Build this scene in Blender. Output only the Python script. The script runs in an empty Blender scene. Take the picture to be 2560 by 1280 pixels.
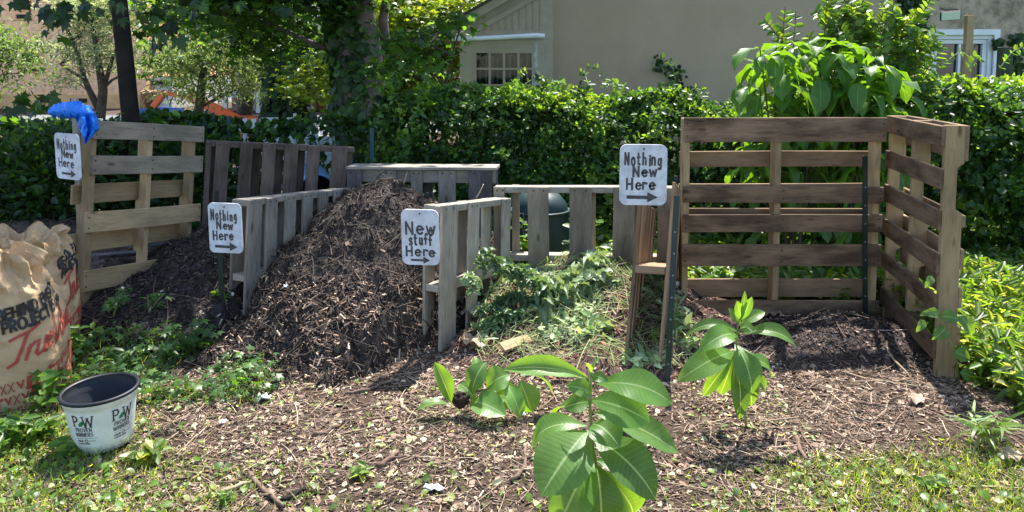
import bpy, math, random
import numpy as np
from mathutils import Vector, Matrix, noise as mnoise
R = math.radians
S = bpy.context.scene
rng = np.random.default_rng(7)
random.seed(7)

# ------------------------------------------------------------------ camera, sky, sun, exposure
F = 1848.0; PITCH = R(4.3); HC = 1.54; CY = 182 + F * math.tan(PITCH)
cam = bpy.data.objects.new('camera', bpy.data.cameras.new('camera'))
S.collection.objects.link(cam)
cam.location = (0, 0, HC); cam.rotation_euler = (R(90) - PITCH, 0, 0)
cam.data.sensor_width = 36; cam.data.lens = 36 * F / 2560
cam.data.shift_y = -(640 - CY) / 2560
cam.data.clip_start = 0.05; cam.data.clip_end = 500
S.camera = cam
SUN_EL, SUN_AZ = R(60), R(15)          # azimuth from +Y towards +X
w = bpy.data.worlds.new('World'); S.world = w; w.use_nodes = True
nt = w.node_tree; bg = nt.nodes['Background']
sky = nt.nodes.new('ShaderNodeTexSky'); sky.sky_type = 'NISHITA'; sky.sun_disc = False
sky.sun_elevation = SUN_EL; sky.sun_rotation = SUN_AZ
nt.links.new(sky.outputs[0], bg.inputs[0]); bg.inputs[1].default_value = 0.15
sl = bpy.data.lights.new('sun', 'SUN'); sl.energy = 5.0; sl.angle = R(0.5); sl.color = (1, .96, .9)
so = bpy.data.objects.new('sun', sl); S.collection.objects.link(so)
sd = Vector((math.cos(SUN_EL) * math.sin(SUN_AZ), math.cos(SUN_EL) * math.cos(SUN_AZ), math.sin(SUN_EL)))
so.rotation_euler = sd.to_track_quat('Z', 'Y').to_euler(); so.location = (0, 0, 10)
S.view_settings.view_transform = 'Standard'; S.view_settings.look = 'None'
S.view_settings.exposure = 1.35; S.view_settings.gamma = 1
S.render.engine = 'CYCLES'
S.cycles.max_bounces = 6; S.cycles.transparent_max_bounces = 6; S.cycles.diffuse_bounces = 3

# ------------------------------------------------------------------ pixel <-> world
def ray(px, py):
    u = (px - 1280) / F; v = (CY - py) / F
    c, s = math.cos(PITCH), math.sin(PITCH)
    return Vector((u, c + v * s, -s + v * c))
def P(px, py, Y):
    d = ray(px, py); return Vector((0, 0, HC)) + d * (Y / d.y)
def G(px, py, z=0.0):
    d = ray(px, py); return Vector((0, 0, HC)) + d * ((z - HC) / d.z)
def XY(px, Y, py=640): return P(px, py, Y).x
def ZY(py, Y): return P(1280, py, Y).z

# ------------------------------------------------------------------ mesh builders
class MB:
    def __init__(s): s.v = []; s.f = []; s.uv = []; s.m = []
    def add(s, vs, fs, uvs=None, m=0):
        b = len(s.v); s.v += [tuple(x) for x in vs]
        for i, f in enumerate(fs):
            s.f.append([b + k for k in f]); s.m.append(m)
            s.uv.append(uvs[i] if uvs else [(0, 0)] * len(f))
    def board(s, c, ax, hl, ay, hw, az, ht, m=0, jit=.0):
        """box about c: long axis ax (half length hl), ay width, az thickness; uv: u along, v round the section"""
        ou, ov = random.random() * 50, random.random() * 50
        n = 5; vs = []; bend = random.uniform(-1, 1) * jit; bow = random.uniform(-1, 1) * jit
        for i in range(n):
            t = i / (n - 1) * 2 - 1
            o = az * (bend * (1 - t * t)) + ay * (bow * (1 - t * t))
            for (a, b) in ((-1, -1), (1, -1), (1, 1), (-1, 1)):
                j = Vector((random.uniform(-1, 1), random.uniform(-1, 1), random.uniform(-1, 1))) * jit * .35
                vs.append(c + ax * (hl * t) + ay * (hw * a) + az * (ht * b) + o + j)
        fs = []; uvs = []
        per = [0, 2 * hw, 2 * hw + 2 * ht, 4 * hw + 2 * ht, 4 * hw + 4 * ht]
        for i in range(n - 1):
            u0 = ou + 2 * hl * i / (n - 1); u1 = ou + 2 * hl * (i + 1) / (n - 1)
            for k in range(4):
                k2 = (k + 1) % 4
                fs.append([i * 4 + k, (i + 1) * 4 + k, (i + 1) * 4 + k2, i * 4 + k2])
                v0, v1 = ov + per[k], ov + per[k + 1]
                uvs.append([(u0, v0), (u1, v0), (u1, v1), (u0, v1)])
        e = (n - 1) * 4
        fs.append([0, 1, 2, 3]); uvs.append([(ou, ov), (ou + .01, ov + 2 * hw), (ou + .02, ov + 2 * hw), (ou + .02, ov)])
        fs.append([e + 3, e + 2, e + 1, e]); uvs.append([(ou, ov), (ou + .01, ov + 2 * hw), (ou + .02, ov + 2 * hw), (ou + .02, ov)])
        if ax.cross(ay).dot(az) > 0:
            pass
        else:
            fs = [f[::-1] for f in fs]; uvs = [q[::-1] for q in uvs]
        s.add(vs, fs, uvs, m)
    def box(s, lo, hi, m=0):
        lo, hi = Vector(lo), Vector(hi); c = (lo + hi) / 2; h = (hi - lo) / 2
        s.board(c, Vector((1, 0, 0)), h.x, Vector((0, 1, 0)), h.y, Vector((0, 0, 1)), h.z, m)
    def tube(s, pts, rad, sides=6, m=0, cap=True):
        pts = [Vector(p) for p in pts]; n = len(pts)
        if not hasattr(rad, '__len__'): rad = [rad] * n
        vs = []; up = Vector((.13, .31, .94)).normalized(); L = 0; us = []
        for i in range(n):
            d = (pts[min(i + 1, n - 1)] - pts[max(i - 1, 0)]).normalized()
            a = d.cross(up)
            if a.length < .1: a = d.cross(Vector((1, 0, 0)))
            a.normalize(); b = d.cross(a)
            if i: L += (pts[i] - pts[i - 1]).length
            us.append(L)
            for k in range(sides):
                t = 2 * math.pi * k / sides
                vs.append(pts[i] + (a * math.cos(t) + b * math.sin(t)) * rad[i])
        fs = []; uvs = []; per = 2 * math.pi * max(rad)
        for i in range(n - 1):
            for k in range(sides):
                k2 = (k + 1) % sides
                fs.append([i * sides + k, i * sides + k2, (i + 1) * sides + k2, (i + 1) * sides + k])
                v0, v1 = k / sides * per, (k + 1) / sides * per
                uvs.append([(us[i], v0), (us[i], v1), (us[i + 1], v1), (us[i + 1], v0)])
        if cap:
            fs.append(list(range(sides))[::-1]); uvs.append([(0, 0)] * sides)
            fs.append([(n - 1) * sides + k for k in range(sides)]); uvs.append([(0, 0)] * sides)
        s.add(vs, fs, uvs, m)
    def disc(s, c, nrm, r, m=0, sides=8, dome=.3):
        nrm = nrm.normalized(); a = nrm.orthogonal().normalized(); b = nrm.cross(a)
        vs = [c + (a * math.cos(2 * math.pi * k / sides) + b * math.sin(2 * math.pi * k / sides)) * r for k in range(sides)] + [c + nrm * r * dome]
        s.add(vs, [[k, (k + 1) % sides, sides] for k in range(sides)], None, m)
    def grid(s, fn, nu, nv, m=0, uvf=None, wrapu=False):
        vs = [fn(i / (nu - 1 if not wrapu else nu), j / (nv - 1)) for j in range(nv) for i in range(nu)]
        fs = []; uvs = []
        for j in range(nv - 1):
            for i in range(nu if wrapu else nu - 1):
                i2 = (i + 1) % nu
                fs.append([j * nu + i, j * nu + i2, (j + 1) * nu + i2, (j + 1) * nu + i])
                a, b, c, d = i / (nu - 1), (i + 1) / (nu - 1), j / (nv - 1), (j + 1) / (nv - 1)
                uvs.append([(a, c), (b, c), (b, d), (a, d)])
        s.add(vs, fs, uvs, m)

def np_mesh(name, V, polys, C=None, smooth=False, matidx=None):
    """V (n,3); polys: list of int arrays (k, nverts)."""
    me = bpy.data.meshes.new(name)
    V = np.asarray(V, dtype=np.float32)
    me.vertices.add(len(V)); me.vertices.foreach_set('co', V.ravel())
    loops = np.concatenate([p.ravel() for p in polys]).astype(np.int32)
    tot = np.concatenate([np.full(len(p), p.shape[1]) for p in polys]).astype(np.int32)
    st = np.concatenate([[0], np.cumsum(tot)[:-1]]).astype(np.int32)
    me.loops.add(len(loops)); me.loops.foreach_set('vertex_index', loops)
    me.polygons.add(len(tot)); me.polygons.foreach_set('loop_start', st)
    if matidx is not None: me.polygons.foreach_set('material_index', matidx.astype(np.int32))
    if C is not None:
        at = me.color_attributes.new('Col', 'FLOAT_COLOR', 'POINT')
        C4 = np.ones((len(V), 4), np.float32); C4[:, :3] = C
        at.data.foreach_set('color', C4.ravel())
    me.update(calc_edges=True); me.validate()
    if smooth: me.polygons.foreach_set('use_smooth', np.ones(len(tot), bool))
    return me

def tag(o, label=None, cat=None, group=None, kind=None):
    if label: o['label'] = label
    if cat: o['category'] = cat
    if group: o['group'] = group
    if kind: o['kind'] = kind
    return o
def thing(name, label, cat, loc, group=None, rot=(0, 0, 0)):
    o = bpy.data.objects.new(name, None); S.collection.objects.link(o)
    o.location = loc; o.rotation_euler = rot; o.empty_display_size = .1
    return tag(o, label, cat, group)
def offset_of(parent):
    v = Vector((0, 0, 0))
    while parent is not None: v += parent.location; parent = parent.parent
    return v
def link(name, me, mats, parent=None, local=False):
    o = bpy.data.objects.new(name, me); S.collection.objects.link(o)
    for m in (mats if isinstance(mats, (list, tuple)) else [mats]): me.materials.append(m)
    if parent is not None:
        if not local: me.transform(Matrix.Translation(-offset_of(parent)))
        o.parent = parent
    return o
def obj(name, mb, mats, parent=None, smooth=False, bevel=0, local=False, label=None, sub=0):
    me = bpy.data.meshes.new(name); me.from_pydata(mb.v, [], mb.f)
    uvl = me.uv_layers.new(name='UVMap')
    flat = [c for q in mb.uv for p in q for c in p]
    uvl.data.foreach_set('uv', flat)
    me.polygons.foreach_set('material_index', mb.m)
    me.polygons.foreach_set('use_smooth', [smooth] * len(mb.f))
    me.update()
    o = link(name, me, mats, parent, local)
    if bevel:
        b = o.modifiers.new('bevel', 'BEVEL'); b.width = bevel; b.segments = 1; b.limit_method = 'ANGLE'; b.angle_limit = R(50)
    if sub:
        b = o.modifiers.new('sub', 'SUBSURF'); b.levels = sub; b.render_levels = sub
    if label: o['label'] = label
    return o

# ------------------------------------------------------------------ leaf templates (a along, b across, c up), quads/tris
def T(pts, faces): return (np.array(pts, float), [np.array(f) for f in faces])
LEAF = T([(0, 0, 0), (.28, .42, .1), (.68, .38, .06), (1, 0, -.1), (.68, -.38, .06), (.28, -.42, .1)], [[0, 3, 2, 1], [0, 5, 4, 3]])
def _wav():
    pts = [(.5, 0, -.02)]; n = 10
    for k in range(n):
        t = k / n * 2 * math.pi; a = .5 - .5 * math.cos(t); b = .5 * math.sin(t) * (1 - .15 * math.cos(2 * t))
        pts.append((a, b, .1 * abs(b) * 2 - .18 * a * a))
    return T(pts, [[0, 1 + k, 1 + (k + 1) % n] for k in range(n)])
LEAFR = _wav()
def _maple():
    ang = [0, 16, 30, 48, 62, 80, 100, 118, 140, 165, 180, 195, 220, 242, 260, 280, 298, 312, 330, 344]
    rad = [1, .62, .72, .42, .9, .55, .5, .68, .38, .42, .12, .42, .38, .68, .5, .55, .9, .42, .72, .62]
    pts = [(.38, 0, 0)]
    for a, r in zip(ang, rad):
        pts.append((.38 + .62 * r * math.cos(R(a)), .62 * r * math.sin(R(a)), -.22 * r * r + .05 * math.sin(R(a * 3))))
    n = len(ang); return T(pts, [[0, 1 + k, 1 + (k + 1) % n] for k in range(n)])
MAPLE = _maple()
def _maple2():
    ang = [0, 30, 60, 90, 125, 180, 235, 270, 300, 330]; rad = [1, .5, .95, .45, .7, .15, .7, .45, .95, .5]
    pts = [(.38, 0, 0)] + [(.38 + .62 * r * math.cos(R(a)), .62 * r * math.sin(R(a)), -.2 * r * r) for a, r in zip(ang, rad)]
    return T(pts, [[0, 1 + k, 1 + (k + 1) % 10] for k in range(10)])
MAPLE_S = _maple2()
BLADE = T([(0, .5, 0), (0, -.5, 0), (.45, .42, .12), (.45, -.42, .12), (.8, .25, .1), (.8, -.25, .1), (1, .03, -.05), (1, -.03, -.05)], [[0, 1, 3, 2], [2, 3, 5, 4], [4, 5, 7, 6]])
CHIP = T([(-.5, -.4, 0), (-.45, .5, .0), (-.5, 0, .5), (.5, -.5, .1), (.48, .35, .12), (.45, 0, .55)], [[0, 3, 5, 2], [2, 5, 4, 1], [1, 4, 3, 0]])
FLAKE = T([(-.5, -.3, 0), (-.2, .45, .1), (.3, .5, .25), (.5, -.1, .1), (.1, -.5, .2)], [[0, 4, 3], [0, 3, 2], [0, 2, 1]])
def _twig():
    pts = []; n = 5
    for i in range(n):
        t = i / (n - 1) - .5
        for k in range(3):
            a = k * 2.094; r = .5 * (1 - .3 * abs(t))
            pts.append((t, math.cos(a) * r + (.25 - t * t) * 4, math.sin(a) * r + .3 + (.25 - t * t) * 2))
    fs = [[i * 3 + k, i * 3 + (k + 1) % 3, i * 3 + 3 + (k + 1) % 3, i * 3 + 3 + k] for i in range(n - 1) for k in range(3)]
    return T(pts, fs)
TWIG = _twig()

def norm(a): return a / np.maximum(np.linalg.norm(a, axis=-1, keepdims=True), 1e-9)
def scatter(tmpl, Pn, D, N, L, Wd, Th, C, cj=.25):
    """instances of a template baked into arrays. D axis, N normal; L, Wd, Th scales (n,); C (n,3)"""
    t, fs = tmpl; n = len(Pn)
    D = norm(D); N = norm(N - D * (N * D).sum(-1, keepdims=True)); B = np.cross(N, D)
    L, Wd, Th = [np.broadcast_to(np.asarray(x, float), (n,)) for x in (L, Wd, Th)]
    V = (Pn[:, None, :] + D[:, None, :] * (t[None, :, 0] * L[:, None])[..., None]
         + B[:, None, :] * (t[None, :, 1] * Wd[:, None])[..., None] + N[:, None, :] * (t[None, :, 2] * Th[:, None])[..., None])
    k = t.shape[0]; base = (np.arange(n) * k)[:, None]
    polys = {}
    for f in fs: polys.setdefault(len(f), []).append(base + f[None, :])
    polys = [np.concatenate(v) for v in polys.values()]
    C = np.clip(C * (1 + rng.normal(0, cj, (n, 1))), .003, .9)
    return V.reshape(-1, 3), polys, np.repeat(C, k, axis=0)
def merge(*parts):
    Vs = []; Ps = {}; Cs = []; b = 0
    for V, P_, C in parts:
        Vs.append(V); Cs.append(C)
        for p in P_: Ps.setdefault(p.shape[1], []).append(p + b)
        b += len(V)
    return np.concatenate(Vs), [np.concatenate(v) for v in Ps.values()], np.concatenate(Cs)
def pick(cols, n, p=None):
    cols = np.array(cols); return cols[rng.choice(len(cols), n, p=p)]
def rdir(n, zb=0., zs=1.):
    d = rng.normal(size=(n, 3)); d[:, 2] = d[:, 2] * zs + zb; return norm(d)

def vnoise(x, y, s=0):
    r = np.random.default_rng(100 + s).random((256, 256))
    xi = np.floor(x).astype(int); yi = np.floor(y).astype(int); fx = x - xi; fy = y - yi
    fx = fx * fx * (3 - 2 * fx); fy = fy * fy * (3 - 2 * fy)
    a = r[xi % 256, yi % 256]; b = r[(xi + 1) % 256, yi % 256]; c = r[xi % 256, (yi + 1) % 256]; d = r[(xi + 1) % 256, (yi + 1) % 256]
    return (a * (1 - fx) + b * fx) * (1 - fy) + (c * (1 - fx) + d * fx) * fy - .5

# ------------------------------------------------------------------ materials
def newmat(name):
    m = bpy.data.materials.new(name); m.use_nodes = True; return m, m.node_tree, m.node_tree.nodes['Principled BSDF']
def nd(t, typ, **kw):
    n = t.nodes.new(typ)
    for k, v in kw.items():
        if k in n.inputs: n.inputs[k].default_value = v
        else: setattr(n, k, v)
    return n
def ramp(t, fac, stops):
    r = t.nodes.new('ShaderNodeValToRGB'); e = r.color_ramp.elements
    while len(e) < len(stops): e.new(.5)
    for i, (p, c) in enumerate(stops):
        e[i].position = p; e[i].color = (*c, 1) if hasattr(c, '__len__') else (c, c, c, 1)
    t.links.new(fac, r.inputs[0]); return r.outputs[0]
def mixc(t, fac, a, b, mode='MIX'):
    m = t.nodes.new('ShaderNodeMix'); m.data_type = 'RGBA'; m.blend_type = mode
    for i, v in ((0, fac), (6, a), (7, b)):
        if hasattr(v, 'is_output') or isinstance(v, bpy.types.NodeSocket): t.links.new(v, m.inputs[i])
        else: m.inputs[i].default_value = v if i == 0 else (*v, 1)
    return m.outputs[2]
def plain(name, col, rough=.6, metal=0, spec=.5, bump=0, bscale=40, var=0, vscale=6):
    m, t, b = newmat(name); b.inputs['Roughness'].default_value = rough; b.inputs['Metallic'].default_value = metal
    b.inputs['Specular IOR Level'].default_value = spec; b.inputs['Base Color'].default_value = (*col, 1)
    tc = nd(t, 'ShaderNodeTexCoord')
    if var:
        n = nd(t, 'ShaderNodeTexNoise', Scale=vscale, Detail=6.0, Roughness=.65); t.links.new(tc.outputs['Object'], n.inputs['Vector'])
        t.links.new(ramp(t, n.outputs[0], [(.3, [c * (1 - var) for c in col]), (.7, [min(1, c * (1 + var)) for c in col])]), b.inputs['Base Color'])
    if bump:
        n = nd(t, 'ShaderNodeTexNoise', Scale=bscale, Detail=5.0); t.links.new(tc.outputs['Object'], n.inputs['Vector'])
        bp = nd(t, 'ShaderNodeBump', Strength=bump, Distance=.01); t.links.new(n.outputs[0], bp.inputs['Height']); t.links.new(bp.outputs[0], b.inputs['Normal'])
    return m
def attr_mat(name, rough=.8, spec=.2, transl=0, tint=(1, 1, 1), bump=0):
    m, t, b = newmat(name); b.inputs['Roughness'].default_value = rough; b.inputs['Specular IOR Level'].default_value = spec
    a = nd(t, 'ShaderNodeAttribute', attribute_name='Col'); t.links.new(a.outputs['Color'], b.inputs['Base Color'])
    if transl:
        tr = nd(t, 'ShaderNodeBsdfTranslucent'); c = mixc(t, 1.0, a.outputs['Color'], tint, 'MULTIPLY'); t.links.new(c, tr.inputs[0])
        mx = nd(t, 'ShaderNodeMixShader'); mx.inputs[0].default_value = transl
        t.links.new(b.outputs[0], mx.inputs[1]); t.links.new(tr.outputs[0], mx.inputs[2])
        t.links.new(mx.outputs[0], t.nodes['Material Output'].inputs[0])
    return m
def wood(name, base, dark, grain=1.0, stain=.5, light=None, rough=.85):
    m, t, b = newmat(name); b.inputs['Roughness'].default_value = rough; b.inputs['Specular IOR Level'].default_value = .2
    uv = nd(t, 'ShaderNodeUVMap'); oi = nd(t, 'ShaderNodeObjectInfo')
    mp = nd(t, 'ShaderNodeMapping'); mp.inputs['Scale'].default_value = (2.2, 42, 1); t.links.new(uv.outputs[0], mp.inputs[0])
    wq = nd(t, 'ShaderNodeTexNoise', Scale=5.0, Detail=2.0); t.links.new(uv.outputs[0], wq.inputs[0])
    ad = nd(t, 'ShaderNodeVectorMath', operation='MULTIPLY_ADD'); t.links.new(wq.outputs[1], ad.inputs[0]); ad.inputs[1].default_value = (.0, 2.4, 0); t.links.new(mp.outputs[0], ad.inputs[2])
    n = nd(t, 'ShaderNodeTexNoise', Scale=1.0, Detail=7.0, Roughness=.7); t.links.new(ad.outputs[0], n.inputs[0])
    mp2 = nd(t, 'ShaderNodeMapping'); mp2.inputs['Scale'].default_value = (9, 170, 1); t.links.new(uv.outputs[0], mp2.inputs[0])
    n2 = nd(t, 'ShaderNodeTexNoise', Scale=1.0, Detail=4.0, Roughness=.6); t.links.new(mp2.outputs[0], n2.inputs[0])
    mp3 = nd(t, 'ShaderNodeMapping'); mp3.inputs['Scale'].default_value = (3.0, 9, 1); t.links.new(uv.outputs[0], mp3.inputs[0])
    n3 = nd(t, 'ShaderNodeTexNoise', Scale=1.0, Detail=5.0, Roughness=.6); t.links.new(mp3.outputs[0], n3.inputs[0])
    light = light or [min(1, c * 1.5) for c in base]
    col = ramp(t, n.outputs[0], [(.28, dark), (.45, base), (.62, base), (.8, light)])
    fine = ramp(t, n2.outputs[0], [(.3, (1 - .45 * grain,) * 3), (.5, (1, 1, 1))])
    col = mixc(t, 1.0, col, fine, 'MULTIPLY')
    st = ramp(t, n3.outputs[0], [(.38, (1 - stain,) * 3), (.6, (1, 1, 1))])
    col = mixc(t, 1.0, col, st, 'MULTIPLY')
    # knots
    vo = nd(t, 'ShaderNodeTexVoronoi', Scale=1.0); mpk = nd(t, 'ShaderNodeMapping'); mpk.inputs['Scale'].default_value = (3.1, 9.5, 1)
    t.links.new(uv.outputs[0], mpk.inputs[0]); t.links.new(mpk.outputs[0], vo.inputs['Vector'])
    kn = ramp(t, vo.outputs['Distance'], [(.07, (.35, .28, .22)), (.13, (1, 1, 1))])
    col = mixc(t, .8, col, kn, 'MULTIPLY')
    hv = nd(t, 'ShaderNodeMapRange'); hv.inputs[3].default_value = .72; hv.inputs[4].default_value = 1.25; t.links.new(oi.outputs['Random'], hv.inputs[0])
    hs = nd(t, 'ShaderNodeHueSaturation'); t.links.new(hv.outputs[0], hs.inputs['Value']); t.links.new(col, hs.inputs['Color'])
    t.links.new(hs.outputs[0], b.inputs['Base Color'])
    bp = nd(t, 'ShaderNodeBump', Strength=.5, Distance=.003); t.links.new(n2.outputs[0], bp.inputs['Height']); t.links.new(bp.outputs[0], b.inputs['Normal'])
    return m

M = {}
M['grey'] = wood('weathered_wood', (.33, .295, .245), (.15, .13, .105), 1.1, .35)
M['pale'] = wood('pale_weathered_wood', (.42, .37, .29), (.24, .2, .155), 1.2, .3, (.55, .5, .41))
M['greydark'] = wood('dark_weathered_wood', (.13, .12, .12), (.05, .045, .045), 1.1, .45, (.22, .21, .21))
M['greytan'] = wood('grey_tan_wood', (.33, .275, .205), (.18, .145, .105), .8, .4, (.44, .38, .29))
M['brown'] = wood('brown_pallet_wood', (.235, .15, .092), (.09, .056, .038), .9, .62, (.36, .245, .16))
M['brownmid'] = wood('mid_brown_pallet_wood', (.31, .205, .125), (.16, .10, .065), .8, .35, (.43, .3, .2))
M['tan'] = wood('tan_pallet_wood', (.43, .30, .165), (.27, .18, .095), .7, .3, (.54, .40, .245))
M['mauve'] = wood('old_brown_wood', (.15, .112, .09), (.07, .05, .04), .8, .45, (.23, .175, .145))
M['nail'] = plain('nail_rust', (.03, .025, .022), .7)
M['tpost'] = plain('green_steel_paint', (.004, .018, .014), .45, 0, .5, .2, 60)
M['studs'] = plain('worn_steel', (.3, .32, .32), .5)
M['sign'] = plain('white_painted_sign', (.57, .59, .63), .65, 0, .3, .2, 30, .3, 11)
M['paint'] = plain('grey_hand_paint', (.075, .07, .072), .7, 0, .3, 0, 40, .6, 70)
M['leafmat'] = attr_mat('leaf', .42, .45, .45, (3.2, 2.6, .7))
M['leafdull'] = attr_mat('leaf_dull', .55, .35, .3, (2.0, 1.9, .9))
M['litter'] = attr_mat('litter', .9, .1)
M['litterdark'] = attr_mat('compost_litter', .8, .25)
M['bark'] = plain('bark', (.10, .08, .07), .9, 0, .1, 1.0, 18, .45, 9)
M['barkdark'] = plain('dark_bark', (.026, .022, .019), .9, 0, .1, 1.0, 22, .35, 9)
M['barkpale'] = plain('pale_bark', (.15, .12, .11), .9, 0, .1, 1.0, 14, .4, 12)
M['stick'] = plain('stick_bark', (.17, .115, .085), .85, 0, .1, .6, 60, .35, 25)
M['stickpale'] = plain('pale_stick', (.34, .26, .17), .85, 0, .1, .5, 60, .3, 25)
M['stem'] = plain('green_stem', (.17, .24, .06), .55, 0, .4)
M['stemred'] = plain('red_green_stem', (.16, .13, .06), .55, 0, .4)
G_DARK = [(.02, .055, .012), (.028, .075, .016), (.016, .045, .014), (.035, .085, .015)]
G_MID = [(.05, .125, .028), (.065, .15, .03), (.04, .10, .026), (.085, .17, .04)]
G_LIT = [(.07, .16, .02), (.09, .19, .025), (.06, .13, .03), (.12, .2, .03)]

# ------------------------------------------------------------------ terrain
def g0(x, y): return .018 * vnoise(x * 1.7, y * 1.7, 1) + .010 * vnoise(x * 7, y * 7, 2)
def cone(x, y, cx, cy, h, sx, sy, r0=.16, rot=0):
    dx, dy = x - cx, y - cy; c, s = math.cos(rot), math.sin(rot)
    dx, dy = dx * c + dy * s, -dx * s + dy * c
    d = np.sqrt((dx / sx) ** 2 + (dy / sy) ** 2 + r0 ** 2) - r0
    return h * (1 - d)
def lumps(x, y, s): return .07 * vnoise(x * 5, y * 5, s) + .045 * vnoise(x * 13, y * 13, s + 1) + .026 * vnoise(x * 31, y * 31, s + 2)
def smax(a, b, k=.06): return np.log(np.exp(a / k) + np.exp(b / k)) * k
def h_big(x, y):
    a = cone(x, y, -.86, 4.92, .775, .93, 1.08, .22)
    b = cone(x, y, -.58, 4.6, .52, .7, .85, .2)
    c = cone(x, y, -1.15, 5.15, .62, .8, .7, .2)
    a = smax(a, cone(x, y, -.62, 5.0, .68, .6, .8, .25), .04)
    d = cone(x, y, -1.0, 4.3, .26, .5, .62, .3)
    z = smax(smax(a, b), smax(c, d)) + 1.6 * lumps(x, y, 10)
    lim = (x - (-.62 + .54 * (y - 4.0)))          # stays left of the middle divider
    return z - np.clip(lim, 0, 1) * 2.2
def h_left(x, y):
    a = cone(x, y, -1.86, 5.02, .50, .98, .95, .2); b = cone(x, y, -2.0, 4.6, .2, .7, .6, .3)
    z = smax(a, b) + lumps(x, y, 20)
    lim = x - (-1.66 + .45 * (y - 4.35)); return z - np.clip(lim, 0, 1) * 3
def h_green(x, y):
    a = cone(x, y, .5, 4.62, .34, .85, .85, .3); b = cone(x, y, .12, 4.5, .24, .5, .5, .3)
    z = smax(a, b, .04) + .8 * lumps(x, y, 30)
    lim = (-.36 + .54 * (y - 4.0)) - x; z = z - np.clip(lim, 0, 1) * 3
    return z
def h_soil(x, y): return cone(x, y, 1.86, 4.12, .15, .5, .34, .35) + .5 * lumps(x, y, 40)
def h_far(x, y): return cone(x, y, -3.9, 5.9, .34, 1.3, .9, .3) + .6 * lumps(x, y, 50)
HE = [h_big, h_left, h_green, h_soil, h_far]
def surf(x, y):
    z = g0(x, y)
    for h in HE: z = np.maximum(z, h(x, y))
    return z
def surf1(x, y): return float(surf(np.array([x]), np.array([y]))[0])
def snormal(x, y, f=surf, e=.02):
    dzx = (f(x + e, y) - f(x - e, y)) / (2 * e); dzy = (f(x, y + e) - f(x, y - e)) / (2 * e)
    return norm(np.stack([-dzx, -dzy, np.ones_like(x)], -1))

def ground_mat():
    m, t, b = newmat('ground_soil'); b.inputs['Roughness'].default_value = .95; b.inputs['Specular IOR Level'].default_value = .1
    tc = nd(t, 'ShaderNodeTexCoord'); n = nd(t, 'ShaderNodeTexNoise', Scale=22.0, Detail=9.0, Roughness=.75); t.links.new(tc.outputs['Object'], n.inputs[0])
    col = ramp(t, n.outputs[0], [(.3, (.025, .018, .014)), (.5, (.075, .052, .038)), (.7, (.2, .145, .105))])
    n2 = nd(t, 'ShaderNodeTexNoise', Scale=.9, Detail=4.0); t.links.new(tc.outputs['Object'], n2.inputs[0])
    g = ramp(t, n.outputs[0], [(.35, (.02, .05, .012)), (.65, (.07, .14, .03))])
    sp = nd(t, 'ShaderNodeSeparateXYZ'); t.links.new(tc.outputs['Object'], sp.inputs[0])
    # lawn begins behind the bins and right of the side pallet
    f1 = nd(t, 'ShaderNodeMapRange'); f1.inputs[1].default_value = 5.4; f1.inputs[2].default_value = 5.9; t.links.new(sp.outputs[1], f1.inputs[0])
    f3 = nd(t, 'ShaderNodeMapRange'); f3.inputs[1].default_value = 11; f3.inputs[2].default_value = 12; f3.inputs[3].default_value = 1; f3.inputs[4].default_value = 0; t.links.new(sp.outputs[1], f3.inputs[0])
    f2 = nd(t, 'ShaderNodeMapRange'); f2.inputs[1].default_value = 2.25; f2.inputs[2].default_value = 2.6; t.links.new(sp.outputs[0], f2.inputs[0])
    mxn = nd(t, 'ShaderNodeMath', operation='MAXIMUM'); t.links.new(f1.outputs[0], mxn.inputs[0]); t.links.new(f2.outputs[0], mxn.inputs[1])
    mm = nd(t, 'ShaderNodeMath', operation='MULTIPLY'); t.links.new(mxn.outputs[0], mm.inputs[0]); t.links.new(f3.outputs[0], mm.inputs[1])
    t.links.new(mixc(t, mm.outputs[0], col, g), b.inputs['Base Color'])
    bp = nd(t, 'ShaderNodeBump', Strength=1.0, Distance=.02); t.links.new(n.outputs[0], bp.inputs['Height']); t.links.new(bp.outputs[0], b.inputs['Normal'])
    return m
xs = np.concatenate([[-200, -80, -30, -12, -7], np.arange(-5, 5.01, .07), [7, 12, 30, 80, 200]])
ys = np.concatenate([[-20, -3, .5], np.arange(1.6, 8.01, .07), [10, 14, 25, 60, 150, 300]])
X, Y = np.meshgrid(xs, ys); Z = np.where((abs(X) < 5.05) & (Y > 1.5) & (Y < 8.05), g0(X, Y), 0)
nx, ny = len(xs), len(ys)
idx = np.arange(nx * ny).reshape(ny, nx)
Q = np.stack([idx[:-1, :-1], idx[:-1, 1:], idx[1:, 1:], idx[1:, :-1]], -1).reshape(-1, 4)
M['ground'] = ground_mat()
gr = link('ground', np_mesh('ground', np.stack([X, Y, Z], -1).reshape(-1, 3), [Q], smooth=True), M['ground'])
tag(gr, 'bare brown soil ground running under the bins and out to the street', kind='structure')
mb = MB(); mb.box((-60, 19, .004), (60, 27, .012)); M['asphalt'] = plain('asphalt', (.16, .16, .16), .9, 0, .2, .3, 60, .2, 3)
tag(obj('street', mb, M['asphalt']), 'grey street beyond the garden fence', kind='structure')

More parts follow.
